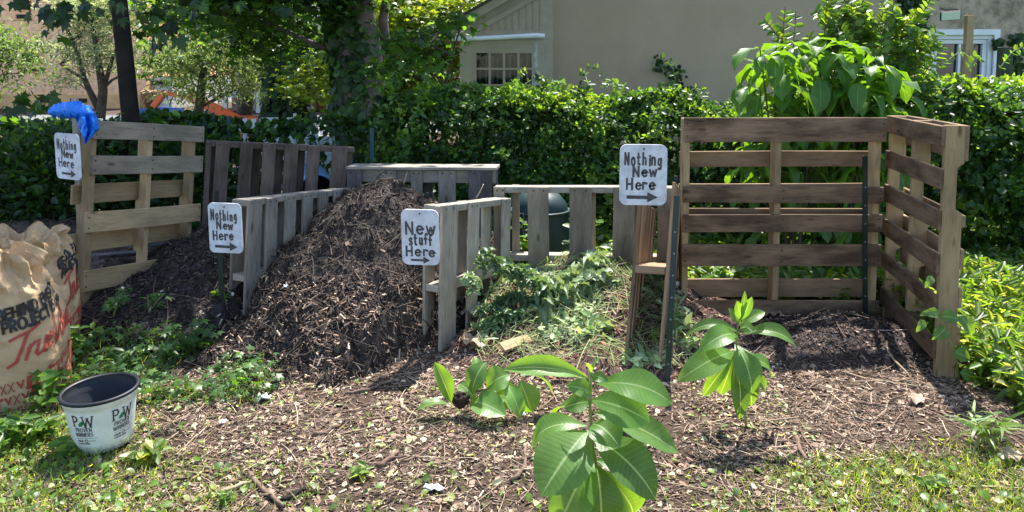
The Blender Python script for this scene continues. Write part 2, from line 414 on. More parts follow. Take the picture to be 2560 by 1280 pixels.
# ------------------------------------------------------------------ litter scattered on the surface
TAN = [(.40, .295, .215), (.30, .21, .15), (.20, .138, .10), (.50, .40, .30), (.12, .082, .063), (.06, .043, .034), (.27, .17, .12)]
TWC = [(.30, .22, .155), (.20, .14, .10), (.12, .085, .062), (.42, .33, .23), (.08, .055, .042)]
DRK = [(.05, .038, .032), (.08, .058, .046), (.03, .023, .02), (.13, .095, .07), (.2, .15, .11), (.02, .016, .015)]
def litter(n, xr, yr, cols, p=None, L=(.012, .05), aspect=(.12, .4), tmpl=CHIP, tilt=.35, f=surf, keep=None, lift=0.003, th=None, cj=.3):
    x = rng.uniform(*xr, n); y = rng.uniform(*yr, n)
    if keep is not None: k = keep(x, y); x, y = x[k], y[k]
    n = len(x); z = f(x, y) + lift; N = snormal(x, y, f)
    D = rdir(n); D = D - N * (D * N).sum(-1, keepdims=True); D = norm(D) + N * rng.normal(0, tilt * .6, (n, 1)); N2 = N + rdir(n) * tilt
    l = rng.uniform(0, 1, n) ** 2 * (L[1] - L[0]) + L[0]; wd = l * rng.uniform(*aspect, n)
    return scatter(tmpl, np.stack([x, y, z], -1), D, N2, l, wd, wd * .6 if th is None else th, pick(cols, n, p), cj)
def inframe(x, y, m=.25): return np.abs(x) < (.69 * y + m)
def ground_only(x, y):
    k = inframe(x, y) & (x < 2.5)
    z = g0(x, y)
    for h in (h_big, h_left, h_green): k &= h(x, y) < z + .03
    k &= h_soil(x, y) < z + .015
    k &= (vnoise(x * 2.7, y * 2.7, 301) + .6 * vnoise(x * 9, y * 9, 302) + .45 * rng.uniform(-1, 1, len(x))) < .30
    return k
PC = [.2, .2, .17, .1, .15, .1, .08]
parts = [litter(120000, (-2.9, 2.6), (2.3, 4.7), TAN, PC, (.005, .038), (.1, .4), tilt=.22, keep=ground_only),
         litter(18000, (-2.9, 2.6), (2.3, 4.7), TAN, PC, (.012, .04), (.4, .9), FLAKE, .5, keep=ground_only),
         litter(15000, (-2.9, 2.6), (2.3, 4.7), TWC, [.3, .25, .2, .12, .13], (.03, .20), (.014, .035), TWIG, .12, keep=ground_only, lift=.008)]
lit = link('mulch', np_mesh('mulch', *merge(*parts)), M['litter'])
tag(lit, 'tan wood chips, dry stems and leaf scraps strewn over the ground', kind='stuff')
# dry curled leaves and torn green bits
parts = [litter(420, (-2.6, 2.5), (2.3, 4.2), [(.45, .33, .25), (.4, .26, .18), (.5, .42, .34), (.3, .2, .15)], None, (.02, .07), (.3, .7), MAPLE_S, .6, keep=ground_only, lift=.008, th=.06),
         litter(2300, (-2.6, 1.3), (2.3, 3.6), [(.42, .46, .25), (.3, .38, .16), (.2, .3, .08), (.5, .5, .32)], None, (.01, .04), (.3, .8), LEAF, .6, keep=ground_only, lift=.008, th=.04)]
tag(link('fallen_leaves', np_mesh('fallen_leaves', *merge(*parts)), M['leafdull']), 'curled dry and pale green leaves lying on the chips', kind='stuff')

def heap(name, label, cat, f, xr, yr, cols, p, nchip, ntwig, mat, res=.022, L=(.01, .05), base=(.035, .026, .022)):
    xs = np.arange(*xr, res); ys = np.arange(*yr, res); X, Y = np.meshgrid(xs, ys)
    Z = f(X, Y); g = g0(X, Y)
    ny, nx = X.shape; idx = np.arange(nx * ny).reshape(ny, nx)
    Q = np.stack([idx[:-1, :-1], idx[:-1, 1:], idx[1:, 1:], idx[1:, :-1]], -1).reshape(-1, 4)
    V = np.stack([X, Y, Z], -1).reshape(-1, 3)
    ok = (Z > g - .06).ravel(); Q = Q[ok[Q].all(1)]
    used = np.zeros(len(V), bool); used[Q.ravel()] = True; rem = np.cumsum(used) - 1
    V = V[used]; Q = rem[Q]
    C = np.repeat([base], len(V), 0) * (1 + .5 * rng.normal(0, 1, (len(V), 1)).clip(-1, 1.5))
    kp = lambda x, y: (f(x, y) > g0(x, y) - .01)
    pr = [(V, [Q], np.abs(C)),
          litter(nchip, xr, yr, cols, p, L, f=f, keep=kp, tilt=.6),
          litter(nchip // 4, xr, yr, cols, p, (.01, .04), (.4, .9), FLAKE, .7, f=f, keep=kp),
          litter(ntwig, xr, yr, cols, p, (.06, .25), (.02, .045), TWIG, .3, f=f, keep=kp, lift=.012)]
    o = link(name, np_mesh(name, *merge(*pr)), mat); return tag(o, label, cat)
heap('compost_heap', 'tall dark heap of chips and twigs between the two low weathered dividers', 'compost heap', h_big, (-2.3, .6), (3.4, 6.2),
     DRK, [.24, .25, .2, .14, .07, .1], 62000, 5200, M['litterdark'], L=(.008, .038))
parts_b = litter(8000, (-1.7, -.1), (3.5, 4.5), TAN + DRK + DRK, None, (.012, .06), f=surf, keep=lambda x, y: (h_big(x, y) > g0(x, y) - .04) & (h_big(x, y) < .35), tilt=.6, lift=.01)
tag(link('wood_chips', np_mesh('wood_chips', *parts_b), M['litter']), 'paler wood chips strewn over the foot of the tall heap', kind='stuff')
heap('compost_heap', 'black crumbly heap with white specks beside the tan slatted pallet', 'compost heap', h_left, (-3.0, -1.0), (3.9, 6.0),
     DRK + [(.5, .48, .42)], [.3, .22, .22, .1, .03, .12, .01], 26000, 900, M['litterdark'], base=(.025, .021, .02))
heap('clippings_heap', 'heap of brown leaves and chips under the wilted weeds', 'compost heap', h_green, (-.6, 1.6), (3.2, 5.6),
     TAN + [(.42, .2, .13), (.3, .13, .09)], [.14, .14, .14, .1, .1, .08, .1, .1, .1], 16000, 900, M['litter'], base=(.08, .05, .04))
heap('soil_mound', 'low mound of fine dark soil in the empty right hand bin', 'soil mound', h_soil, (.9, 2.6), (3.5, 4.7),
     [(.075, .05, .04), (.045, .032, .026), (.11, .075, .055), (.13, .09, .07), (.3, .22, .17)], [.34, .3, .2, .1, .06], 22000, 250, M['litterdark'], L=(.006, .03), base=(.03, .022, .02))
heap('soil_mound', 'low brown mound of soil behind the paper bags', 'soil mound', h_far, (-5.4, -2.7), (4.9, 6.8),
     [(.09, .06, .045), (.06, .04, .03), (.14, .1, .07)], None, 9000, 300, M['litterdark'], res=.04, base=(.06, .042, .033))

# ------------------------------------------------------------------ pallets
UPZ = Vector((0, 0, 1))
def nails(mb, pts, nrm, r=.006):
    for p in pts: mb.disc(p + nrm * .0012, nrm, r, m=1)
class Pal:
    def __init__(s, name, label, O, U, W, N, group='pallets walling the compost bins', cat='pallet'):
        s.O, s.U, s.W, s.N = Vector(O), Vector(U).normalized(), Vector(W).normalized(), Vector(N).normalized()
        s.root = thing(name, label, cat, s.O, group)
    def pt(s, u, w, n): return s.O + s.U * u + s.W * w + s.N * n
    def bd(s, name, u0, u1, w0, w1, n0, n1, mat, along='u', jit=.003, nl=True, label=None, skew=0):
        mb = MB(); c = s.pt((u0 + u1) / 2, (w0 + w1) / 2, (n0 + n1) / 2)
        hu, hw, hn = abs(u1 - u0) / 2, abs(w1 - w0) / 2, abs(n1 - n0) / 2
        sk = random.uniform(-1, 1) * .006 + skew
        if along == 'u':
            ax = (s.U + s.W * sk).normalized(); mb.board(c, ax, hu, s.W, hw, s.N, hn, 0, jit)
        elif along == 'w':
            ax = (s.W + s.U * sk).normalized(); mb.board(c, ax, hw, s.U, hu, s.N, hn, 0, jit)
        else: mb.board(c, s.N, hn, s.U, hu, s.W, hw, 0, jit * .3)
        if nl and n0 >= -.001 or nl == 2:
            nn = s.N; pts = []
            for (a, b) in nl_pts(u0, u1, w0, w1, along): pts.append(s.pt(a, b, max(n0, n1)))
            nails(mb, pts, nn)
        return obj(name, mb, [mat, M['nail']], s.root, bevel=.0025, label=label)
    def hstringer(s, u, H, mat, n0=-.018, n1=-.108, notches=(), th=.038, w0=0):
        """vertical stringer, notches cut from the rear edge"""
        pl = [(w0, n0), (H, n0), (H, n1)]
        for (a, b, d) in sorted(notches, reverse=True):
            pl += [(b, n1), (b - .02, n1 + d), (a + .02, n1 + d), (a, n1)]
        pl += [(w0, n1)]
        k = len(pl); mb = MB()
        A = [s.pt(u, a, b) for a, b in pl]; B = [s.pt(u + th, a, b) for a, b in pl]
        o = random.random() * 30
        mb.add(A + B, [list(range(k)), [k + i for i in range(k)][::-1]], [[(o + a, b) for a, b in pl], [(o + a, b) for a, b in pl][::-1]])
        mb.add(A + B, [[i, k + i, k + (i + 1) % k, (i + 1) % k] for i in range(k)],
               [[(o + pl[i][0], 0), (o + pl[i][0], th), (o + pl[(i + 1) % k][0] + .001, th), (o + pl[(i + 1) % k][0] + .001, 0)] for i in range(k)])
        ob = obj('stringer', mb, [mat, M['nail']], s.root, bevel=.002)
        bm_fix(ob.data); return ob
def nl_pts(u0, u1, w0, w1, along):
    if along == 'u': return [(u, w0 + (w1 - w0) * k) for u in (u0 + .02, (u0 + u1) / 2, u1 - .02) for k in (.25, .75)]
    return [(u0 + (u1 - u0) * k, w) for w in (w0 + .02, w1 - .022) for k in (.25, .75)]
import bmesh
def bm_fix(me):
    b = bmesh.new(); b.from_mesh(me); bmesh.ops.remove_doubles(b, verts=b.verts, dist=1e-5); bmesh.ops.triangulate(b, faces=[f for f in b.faces if len(f.verts) > 4]); bmesh.ops.recalc_face_normals(b, faces=b.faces); b.to_mesh(me); b.free()

# A: back of the right bin
YA = 4.42
x0, x1 = XY(1705, YA), XY(2204, YA)
pa = Pal('pallet', 'tall brown pallet of horizontal boards at the back of the empty bin', (x0, YA, 0), (1, 0, 0), (0, 0, 1), (0, -1, 0))
z = lambda y: ZY(y, YA); W_ = x1 - x0
for (a, b) in ((294, 355), (467, 507), (537, 581), (612, 666), (752, 826)):
    pa.bd('board', 0, W_ if a != 294 else W_ + .004, z(b), z(a), 0, -.018, M['brown'], skew=-.004 if a == 752 else 0)
for px in (1705, 1933, 2181): pa.bd('stringer', (XY(px, YA) - x0) + .003, XY(px, YA) - x0 + .041, -.03, z(297), -.0185, -.108, M['tan'], 'w', nl=False)
YR = YA + .12
zr = lambda y: ZY(y, YR)
for (a, b) in ((378, 417), (458, 490), (520, 560), (650, 664), (697, 742), (775, 815)):
    pa.bd('board', .0, W_, zr(b), zr(a), -.1085, -.126, M['brownmid'], nl=False)
# B: right side
NB = Vector((-.98, -.19, 0)).normalized()
Bn = Vector((XY(2341, 3.66), 3.66, 0)); Bf = Vector((XY(2203, 4.58), 4.58, 0)); U = (Bf - Bn)
LB = U.length; U.normalize(); NB = UPZ.cross(U).normalized()
if NB.x > 0: NB = -NB
pb = Pal('pallet', 'tall brown pallet with a notched tan end post, right side of empty bin', Bn, U, (0, 0, 1), NB)
zb = lambda y: ZY(y, 3.66)
for (a, b) in ((315, 367), (423, 474), (527, 578), (634, 684), (738, 783), (848, 897)):
    pb.bd('board', .0, LB, zb(b), zb(a), 0, -.018, M['brown'])
NT = [(.26, .46, .035), (.80, 1.02, .03)]
Hb = zb(313)
pb.hstringer(-.001, Hb, M['tan'], n0=-.0185, n1=-.108, notches=[(.84, 1.09, .03)], w0=-.06)
pb.hstringer(LB / 2, Hb - .005, M['tan'], notches=NT, w0=-.06)
pb.hstringer(LB - .04, Hb - .005, M['tan'], notches=NT, w0=-.06)
for (a, b) in ((Hb - .18, Hb - .002), (.77, .83), (.56, .66), (.36, .46), (.16, .26), (.0, .08)):
    pb.bd('board', -.002, LB, a, b, -.1085, -.126, M['brownmid'], nl=False)
# H: left side pallet, tan
Hn = Vector((XY(205, 4.36), 4.36, 0)); Hf = Vector((XY(490, 5.22), 5.22, 0)); U = (Hf - Hn); LH = U.length; U.normalize()
NH = Vector((U.y, -U.x, 0))
Ut = (U + UPZ * (-.105)).normalized(); Wt = (UPZ + U * .105).normalized()
ph = Pal('pallet', 'tall tan pallet with wide gaps holding the blue plastic sheet on the left', Hn, Ut, Wt, NH)
zh = lambda y: ZY(y, 4.36)
for k, (a, b) in enumerate(((303, 350), (392, 441), (535, 587), (680, 732), (772, 822))):
    ph.bd('board', -.03 if k > 1 else -.005, LH, zh(b), zh(a), 0, -.019, M['tan'] if k > 1 else M['greytan'] if 'greytan' in M else M['tan'], label=None)
for (a, b) in ((467, 517), (592, 640), (742, 775)):
    ph.bd('board', -.04, LH, zh(b), zh(a), -.1095, -.128, M['tan'], nl=False)
HH = zh(297)
for u in (-.003, LH * .47, LH - .1):
    ph.hstringer(u, HH if u < 0 else HH - .03, M['tan'], n0=-.0195, n1=-.109, notches=[(.20, .42, .03), (.74, .98, .03)], w0=-.08)
# vertical-board low pallets
def vpal(label, near, far, zn, zf, fronts, rears, mat, H, side, rails=(0, .46, .88), lean=0, T_=.09, fh=None, group='pallets walling the compost bins', mats=None, railmat=None):
    """near, far: (px, Y) of the front face ends; fronts/rears: u ranges in metres or fraction"""
    A = Vector((XY(near[0], near[1]), near[1], zn - H)); B = Vector((XY(far[0], far[1]), far[1], zf - H))
    U = (B - A); L = U.length; U.normalize()
    N = Vector((U.y, -U.x, 0)).normalized() * side
    W = (UPZ + Vector((lean, 0, 0)) - U * U.z).normalized()
    p = Pal('pallet', label, A, U, W, N, group)
    for i, (a, b) in enumerate(fronts):
        h = H + random.uniform(-.004, .004) if fh is None else fh[i]
        p.bd('board', a * L, b * L, 0, h, 0, -.018, (mats[i] if mats else mat), 'w', jit=.005, skew=random.uniform(-.012, .012))
    for (a, b) in rears: p.bd('board', a * L, b * L, 0, H - .004, -.0185 - T_, -.036 - T_, mat, 'w', nl=False, jit=.004)
    for r in rails: p.bd('stringer', .002, L - .002, r * H if r < 1 else H - .04, min(r * H + .042, H - .003) if r < .9 else H - .003, -.0185, -.018 - T_, railmat or mat, 'u', nl=False)
    return p, L
# E left divider
fr = [(i / 6.55 * .94, i / 6.55 * .94 + .085) for i in range(7)]
fr[0] = (0, .105)
pe, LE = vpal('low weathered grey divider with a nothing new here sign between the two dark heaps', (603, 4.28), (893, 5.35), .79, .70, fr, [(i / 6.4, i / 6.4 + .09) for i in range(6)], M['grey'], .93, 1, rails=(0, .47, .953))
# D middle divider
pd, LD = vpal('low weathered divider with the new stuff here sign, left of the fresh green clippings', (1097, 3.97), (1273, 4.66), .81, .735, [(0, .2), (.36, .5), (.88, 1.0)], [(.0, .12), (.42, .54), (.78, .9)], M['pale'], .93, 1, rails=(0, .48, .953), lean=-.03)
# C back of bin 3
pc, LC = vpal('low brown pallet of upright boards behind the fresh green clippings', (1236, 4.78), (1705, 4.72), .80, .80,
              [(0, .06), (.18, .292), (.40, .518), (.635, .75), (.87, .995)], [(.09, .13), (.52, .55), (.76, .8)], M['greytan'], .92, 1, rails=(0, .46, .953), railmat=M['grey'])
# F far-back pallet
pf, LF = vpal('weathered pallet with a flat top plank directly behind the tall heap', (873, 5.42), (1240, 5.3), .83, .835,
              [(0, .1), (.22, .33), (.43, .51), (.62, .735), (.82, .975)], [(.1, .16), (.5, .56)], M['greydark'], .95, 1, rails=(0, .46, .9), mats=[M['greydark'], M['grey'], M['grey'], M['grey'], M['greydark']], railmat=M['grey'])
pf.bd('top_plank', -.005, LF + .01, .952, .972, .012, -.19, M['grey'], 'u', nl=False)
pf.bd('post', LF - .03, LF, .2, .95, -.1, -.14, M['greydark'], 'w', nl=False)
# G dark brown back-left
fg = [(0, .035), (.062, .15), (.21, .295), (.36, .445), (.51, .60), (.665, .75), (.83, .94)]
pg, LG = vpal('dark brown upright board pallet behind the left black heap', (493, 5.32), (866, 5.75), 1.05, .96, fg, [(.02, .06), (.295, .36), (.45, .51), (.6, .66), (.95, 1.0)], M['mauve'], 1.05, 1, rails=(0, .47, .958))
# I divider right, carries the tall sign
pi_, LI = vpal('narrow divider seen end on, carrying the tallest nothing new here sign', (1556, 3.70), (1606, 4.62), 1.0, .78, [(0, .1), (.18, .28), (.36, .46), (.54, .64), (.72, .82), (.9, 1)], [(0, .07), (.14, .24), (.3, .4), (.5, .6), (.7, .8), (.88, .98)], M['brownmid'], 1.06, -1, rails=(0, .535), lean=.05, T_=.155, fh=[1.2, 1.02, .98, .96, .95, .95])

# front-right board of I as a taller post for the sign
# ------------------------------------------------------------------ green steel T-posts
def tpost(base, top, label, w=.029, studs=True, name='steel_post'):
    base, top = Vector(base), Vector(top); t = thing(name, label, 'post', base, 'green steel fence posts')
    ax = (top - base); L = ax.length; ax.normalize(); a = Vector((1, 0, 0)); a = (a - ax * a.dot(ax)).normalized(); b = ax.cross(a)
    mb = MB(); mb.board((base + top) / 2, ax, L / 2, a, w / 2, b, .0025)
    mb.board((base + top) / 2 - b * .016 * (1 if b.y < 0 else -1), ax, L / 2 - .001, a, .0025, b, .0155)
    obj('shaft', mb, M['tpost'], t)
    if studs:
        mb = MB(); n = int(L / .11); s_ = -1 if b.y > 0 else 1
        for i in range(1, n): mb.disc(base + ax * (i * .11) + b * s_ * .0032, b * s_, .0045, sides=6, dome=.8)
        obj('stud', mb, M['studs'], t)
    return t
p1 = G(1668, 952); tpost(p1 - Vector((0, 0, .03)), P(1692, 490, 3.78), 'dark green steel post leaning just right of the tallest sign')
tpost((XY(2170, 4.36), 4.36, -.02), P(2163, 390, 4.37), 'dark green steel post standing against the tall brown back pallet')
tpost((XY(551, 4.24), 4.24, -.02), P(548, 560, 4.24), 'dark green steel post beside the lower left nothing new here sign', studs=False)
tpost((XY(1068, 5.0), 5.0, .3), P(1068, 482, 5.0), 'short green post top poking out between the tall heap and the grey divider', studs=False)
tpost((XY(1690, 4.95), 4.95, -.02), P(1690, 440, 4.95), 'black post behind the board right of the tallest sign', studs=False)
tpost((XY(541, 5.2), 5.2, .1), P(541, 478, 5.2), 'green post in front of the dark brown pallet', studs=False)

# ------------------------------------------------------------------ stroke lettering
def arc(cx, cy, rx, ry, a0, a1, n=10):
    return [(cx + rx * math.cos(R(a0 + (a1 - a0) * i / n)), cy + ry * math.sin(R(a0 + (a1 - a0) * i / n))) for i in range(n + 1)]
GL = {
 'A': (.72, [[(0, 0), (.33, 1)], [(.33, 1), (.66, 0)], [(.13, .36), (.53, .36)]]),
 'B': (.62, [[(0, 0), (0, 1)], [(0, 1), (.25, 1)] + arc(.25, .76, .24, .24, 80, -90, 7) + [(.0, .52)], [(.2, .52)] + arc(.27, .26, .27, .26, 80, -90, 7) + [(0, 0)]]),
 'C': (.68, [arc(.36, .5, .36, .5, 50, 310, 14)]),
 'D': (.66, [[(0, 0), (0, 1)], [(0, 1), (.2, 1)] + arc(.2, .5, .38, .5, 80, -80, 10) + [(0, 0)]]),
 'E': (.56, [[(.48, 1), (0, 1), (0, 0), (.48, 0)], [(0, .52), (.4, .52)]]),
 'F': (.54, [[(.48, 1), (0, 1), (0, 0)], [(0, .52), (.4, .52)]]),
 'G': (.7, [arc(.36, .5, .36, .5, 50, 340, 14) + [(.45, .42)]]),
 'H': (.64, [[(0, 0), (0, 1)], [(.5, 0), (.5, 1)], [(0, .5), (.5, .5)]]),
 'I': (.18, [[(.0, 0), (.0, 1)]]),
 'J': (.48, [[(.35, 1), (.35, .2)] + arc(.17, .2, .18, .2, 0, -180, 7)]),
 'L': (.5, [[(0, 1), (0, 0), (.42, 0)]]),
 'N': (.68, [[(0, 0), (0, 1)], [(0, 1), (.52, 0)], [(.52, 0), (.52, 1)]]),
 'O': (.78, [arc(.36, .5, .36, .5, 90, 450, 18)]),
 'P': (.58, [[(0, 0), (0, 1)], [(0, 1), (.22, 1)] + arc(.22, .73, .26, .27, 80, -90, 8) + [(0, .46)]]),
 'R': (.62, [[(0, 0), (0, 1)], [(0, 1), (.22, 1)] + arc(.22, .75, .25, .25, 80, -90, 8) + [(0, .5)], [(.2, .5), (.5, 0)]]),
 'S': (.58, [arc(.26, .75, .24, .25, 30, 270, 9) + arc(.26, .25, .26, .25, 90, -150, 9)]),
 'T': (.64, [[(0, 1), (.56, 1)], [(.28, 1), (.28, 0)]]),
 'U': (.66, [[(0, 1), (0, .3)] + arc(.26, .3, .26, .3, 180, 360, 8) + [(.52, 1)]]),
 'V': (.7, [[(0, 1), (.3, 0)], [(.3, 0), (.6, 1)]]),
 'W': (.95, [[(0, 1), (.2, 0)], [(.2, 0), (.42, .85)], [(.42, .85), (.64, 0)], [(.64, 0), (.84, 1)]]),
 'Y': (.66, [[(0, 1), (.28, .5), (.56, 1)], [(.28, .5), (.28, 0)]]),
 'e': (.56, [[(.03, .32), (.44, .34)] + arc(.24, .3, .22, .3, 8, 320, 12)]),
 'f': (.42, [arc(.28, .8, .14, .2, 30, 180, 6) + [(.14, 0)], [(0, .5), (.32, .5)]]),
 'g': (.56, [arc(.22, .32, .2, .28, 60, 400, 12), [(.43, .62), (.43, -.1)] + arc(.24, -.1, .19, .2, 0, -150, 7)]),
 'h': (.54, [[(0, 1), (0, 0)], [(0, .4)] + arc(.2, .4, .2, .2, 170, 0, 6) + [(.4, 0)]]),
 'i': (.2, [[(.04, .6), (.04, 0)], [(.04, .82), (.05, .76)]]),
 'n': (.54, [[(0, .6), (0, 0)], [(0, .38)] + arc(.2, .38, .2, .22, 170, 0, 6) + [(.4, 0)]]),
 'o': (.56, [arc(.23, .3, .22, .3, 90, 450, 14)]),
 'r': (.42, [[(0, .6), (0, 0)], [(0, .36)] + arc(.2, .38, .2, .2, 170, 40, 5)]),
 's': (.46, [arc(.2, .45, .18, .15, 30, 270, 7) + arc(.2, .15, .2, .15, 90, -150, 7)]),
 't': (.44, [[(.14, .95), (.14, .12)] + arc(.27, .14, .13, .13, 190, 310, 4), [(0, .62), (.34, .62)]]),
 'u': (.56, [[(0, .6), (0, .22)] + arc(.2, .22, .2, .22, 180, 360, 6) + [(.4, .6)], [(.4, .6), (.42, 0)]]),
 'w': (.72, [[(0, .6), (.16, 0)], [(.16, 0), (.32, .5)], [(.32, .5), (.48, 0)], [(.48, 0), (.64, .6)]]),
 ' ': (.4, []),
}
def ribbon(mb, pts, width, mapf, off, m=0, taper=False, maxseg=None):
    """polyline in 2-D -> strip on a surface; mapf(x, y, off) -> Vector"""
    if maxseg:
        q = [pts[0]]
        for a, b in zip(pts[:-1], pts[1:]):
            k = max(1, int(math.hypot(b[0] - a[0], b[1] - a[1]) / maxseg))
            q += [(a[0] + (b[0] - a[0]) * i / k, a[1] + (b[1] - a[1]) * i / k) for i in range(1, k + 1)]
        pts = q
    n = len(pts); vs = []
    ds = [Vector((pts[min(i + 1, n - 1)][0] - pts[max(i - 1, 0)][0], pts[min(i + 1, n - 1)][1] - pts[max(i - 1, 0)][1])).normalized() if pts[min(i + 1, n - 1)] != pts[max(i - 1, 0)] else Vector((1, 0)) for i in range(n)]
    h = width / 2
    P_ = [Vector(p) for p in pts]; P_[0] = P_[0] - ds[0] * h * .8; P_[-1] = P_[-1] + ds[-1] * h * .8
    for i in range(n):
        k = 1.0
        if 0 < i < n - 1:
            d1 = Vector((pts[i][0] - pts[i - 1][0], pts[i][1] - pts[i - 1][1]))
            if d1.length > 0: k = min(1.8, 1 / max(.4, abs(d1.normalized().dot(ds[i]))))
        nx, ny = -ds[i].y * h * k, ds[i].x * h * k
        vs.append(mapf(P_[i].x + nx, P_[i].y + ny, off)); vs.append(mapf(P_[i].x - nx, P_[i].y - ny, off))
    mb.add(vs, [[2 * i, 2 * i + 1, 2 * i + 3, 2 * i + 2] for i in range(n - 1)], None, m)
def write(mb, text, x, y, h, width, mapf, off, slant=0, jit=0, track=1.0, sx=1.0, maxseg=None, serif=False, m=0, seed=1, gap=.14):
    rr = random.Random(seed); k = 0
    for ch in text:
        adv, strokes = GL[ch]; jx, jy, js = rr.uniform(-1, 1) * jit * h, rr.uniform(-1, 1) * jit * h, 1 + rr.uniform(-1, 1) * jit
        for st in strokes:
            pts = [(x + jx + (a * sx + b * slant) * h * js, y + jy + b * h * js) for a, b in st]
            ribbon(mb, pts, width * (1 + rr.uniform(-.1, .12) * (jit > 0)), mapf, off + .00025 * (k % 4), m, maxseg=maxseg); k += 1
            if serif and ch in 'PWNVIRECH' and len(st) > 1:
                for e in (pts[0], pts[-1]):
                    if ch in 'REP' and st is strokes[1]: continue
                    ribbon(mb, [(e[0] - .11 * h, e[1]), (e[0] + .11 * h, e[1])], width * .55, mapf, off + .00025 * ((k + 1) % 4), m); k += 1
        x += (adv * sx * track + gap) * h
    return x

def sign(label, center, ux, uz, lines, w=.232, h=.305, seed=1, arrow=None, hole=True, dirt=0):
    """lines: (text, x, y, height, stroke)"""
    center = Vector(center); ux = Vector(ux).normalized(); uz = Vector(uz).normalized(); nn = ux.cross(uz)
    if nn.y > 0 and abs(nn.y) > .2: nn = -nn
    t = thing('hand_painted_sign', label, 'sign', center, 'hand painted white signs')
    mb = MB(); r = .032 + .004 * math.sin(seed * 5); ol = []
    for cx, cy, a0 in ((w / 2 - r, h / 2 - r, 0), (-w / 2 + r, h / 2 - r, 90), (-w / 2 + r, -h / 2 + r, 180), (w / 2 - r, -h / 2 + r, 270)):
        ol += arc(cx, cy, r, r, a0, a0 + 90, 6)
    k = len(ol); th = .011
    fr_ = [center + ux * a + uz * b + nn * th / 2 for a, b in ol]; bk = [center + ux * a + uz * b - nn * th / 2 for a, b in ol]
    mb.add(fr_ + bk, [list(range(k)), [k + i for i in range(k)][::-1]] + [[i, k + i, k + (i + 1) % k, (i + 1) % k] for i in range(k)])
    o = obj('panel', mb, M['sign'], t, bevel=.0012); bm_fix(o.data)
    mp = lambda a, b, off: center + ux * a + uz * b + nn * (th / 2 + off)
    mb = MB()
    for i, (tx, f0, f1, fb, fh, sw) in enumerate(lines):
        hh = fh * h; tw = w * (f1 - f0) - sw; rest = (GL[tx[-1]][0] - .1)
        adv = sum(GL[c][0] for c in tx[:-1]) + rest; gaps = .17 * (len(tx) - 1)
        sx = (tw / hh - gaps) / adv
        write(mb, tx, (f0 - .5) * w + sw / 2, (.5 - fb) * h, hh, sw, mp, .0006, jit=.05, seed=seed * 10 + i, sx=sx, gap=.17)
    ax, ay, al, aw, ah = arrow
    ribbon(mb, [(ax, ay), (ax + al * .7, ay - .001)], aw, mp, .0006)
    vs = [mp(ax + al * .64, ay + ah, .0012), mp(ax + al, ay, .0012), mp(ax + al * .64, ay - ah, .0012)]
    mb.add(vs, [[0, 1, 2]])
    obj('lettering', mb, M['paint'], t)
    mb = MB(); mb.disc(mp(0, h / 2 - .022, .0008), nn, .005, dome=.4); obj('screw', mb, M['nail'], t)
    return t
L_N = [('Nothing', .09, .90, .34, .20, .0095), ('New', .27, .78, .52, .165, .0105), ('Here', .13, .76, .73, .18, .0105)]
L_S = [('New', .10, .90, .44, .225, .0115), ('stuff', .20, .82, .63, .20, .0105), ('Here', .11, .90, .83, .17, .0105)]
# tallest sign
c4 = P(1608, 437, 3.66); sign('tallest white sign reading nothing new here, left of the empty bin', c4, (1, .0, -.012), (.005, 0, 1), L_N, .236, .305, 4, (-.075, -.112, .15, .018, .026))
c3 = P(1051, 593, 3.93); sign('white sign reading new stuff here on the middle divider', c3, (1, -.06, -.02), (-.02, 0, 1), L_S, .204, .303, 3, (-.05, -.124, .1, .012, .02))
c2 = P(564, 570, 4.22); sign('white sign reading nothing new here on the low left divider', c2, (1, -.1, -.02), (-.02, 0, 1), [(a, b - .03, c - .02, d, e, f_ * .93) for a, b, c, d, e, f_ in L_N], .2, .292, 2, (-.06, -.108, .13, .016, .025))
nS = Vector((-.42, -.9, 0)).normalized()
c1 = P(170, 391, 4.27); sign('leftmost white sign reading nothing new here, under the blue plastic', c1, (.9, -.42, -.02), (-.02, 0, 1), [(a, b, c, d, e, f_ * .88) for a, b, c, d, e, f_ in L_N], .212, .268, 1, (-.05, -.10, .12, .014, .022))

# ------------------------------------------------------------------ nursery pot
M['pot'] = plain('white_plastic', (.66, .69, .63), .5, 0, .4, .05, 30, .14, 11)
M['potin'] = plain('black_plastic', (.008, .009, .013), .5, 0, .35, .1, 30, .3, 9)
M['print'] = plain('black_ink', (.03, .03, .035), .6); M['green_ink'] = plain('green_ink', (.02, .16, .06), .6)
pot_c = G(262, 1110)
pot = thing('plant_pot', 'white plastic nursery pot with black inside on the weeds at lower left', 'plant pot', (pot_c.x, pot_c.y, .01), rot=(R(2), R(-1.5), 0))
PH, R0, R1 = .232, .106, .139
def potp(th, z, off=0):
    r = R0 + (R1 - R0) * (z / PH) ** .9 + off; return Vector((r * math.cos(th), r * math.sin(th), z))
mb = MB()
prof = [(R0 - .012, .0), (R0, .012), (potp(0, .05).x, .05), (potp(0, .12).x, .12), (potp(0, .18).x, .18), (potp(0, .198).x, .198), (potp(0, .2).x + .004, .201), (potp(0, .215).x + .005, .222)]
def lathe(mb, prof, n=64, m=0):
    mb.grid(lambda u, v: (lambda q: Vector((q[0] * math.cos(2 * math.pi * u), q[0] * math.sin(2 * math.pi * u), q[1])))(prof[int(round(v * (len(prof) - 1)))]), n, len(prof), m, wrapu=True)
lathe(mb, prof); obj('pot_wall', mb, M['pot'], pot, smooth=True, local=True)
mb = MB(); lathe(mb, [(R1 + .004, .221), (R1 + .010, .223), (R1 + .012, .229), (R1 + .008, .235), (R1 + .001, .236), (R1 - .004, .232)]); obj('rim', mb, M['potin'], pot, smooth=True, local=True)
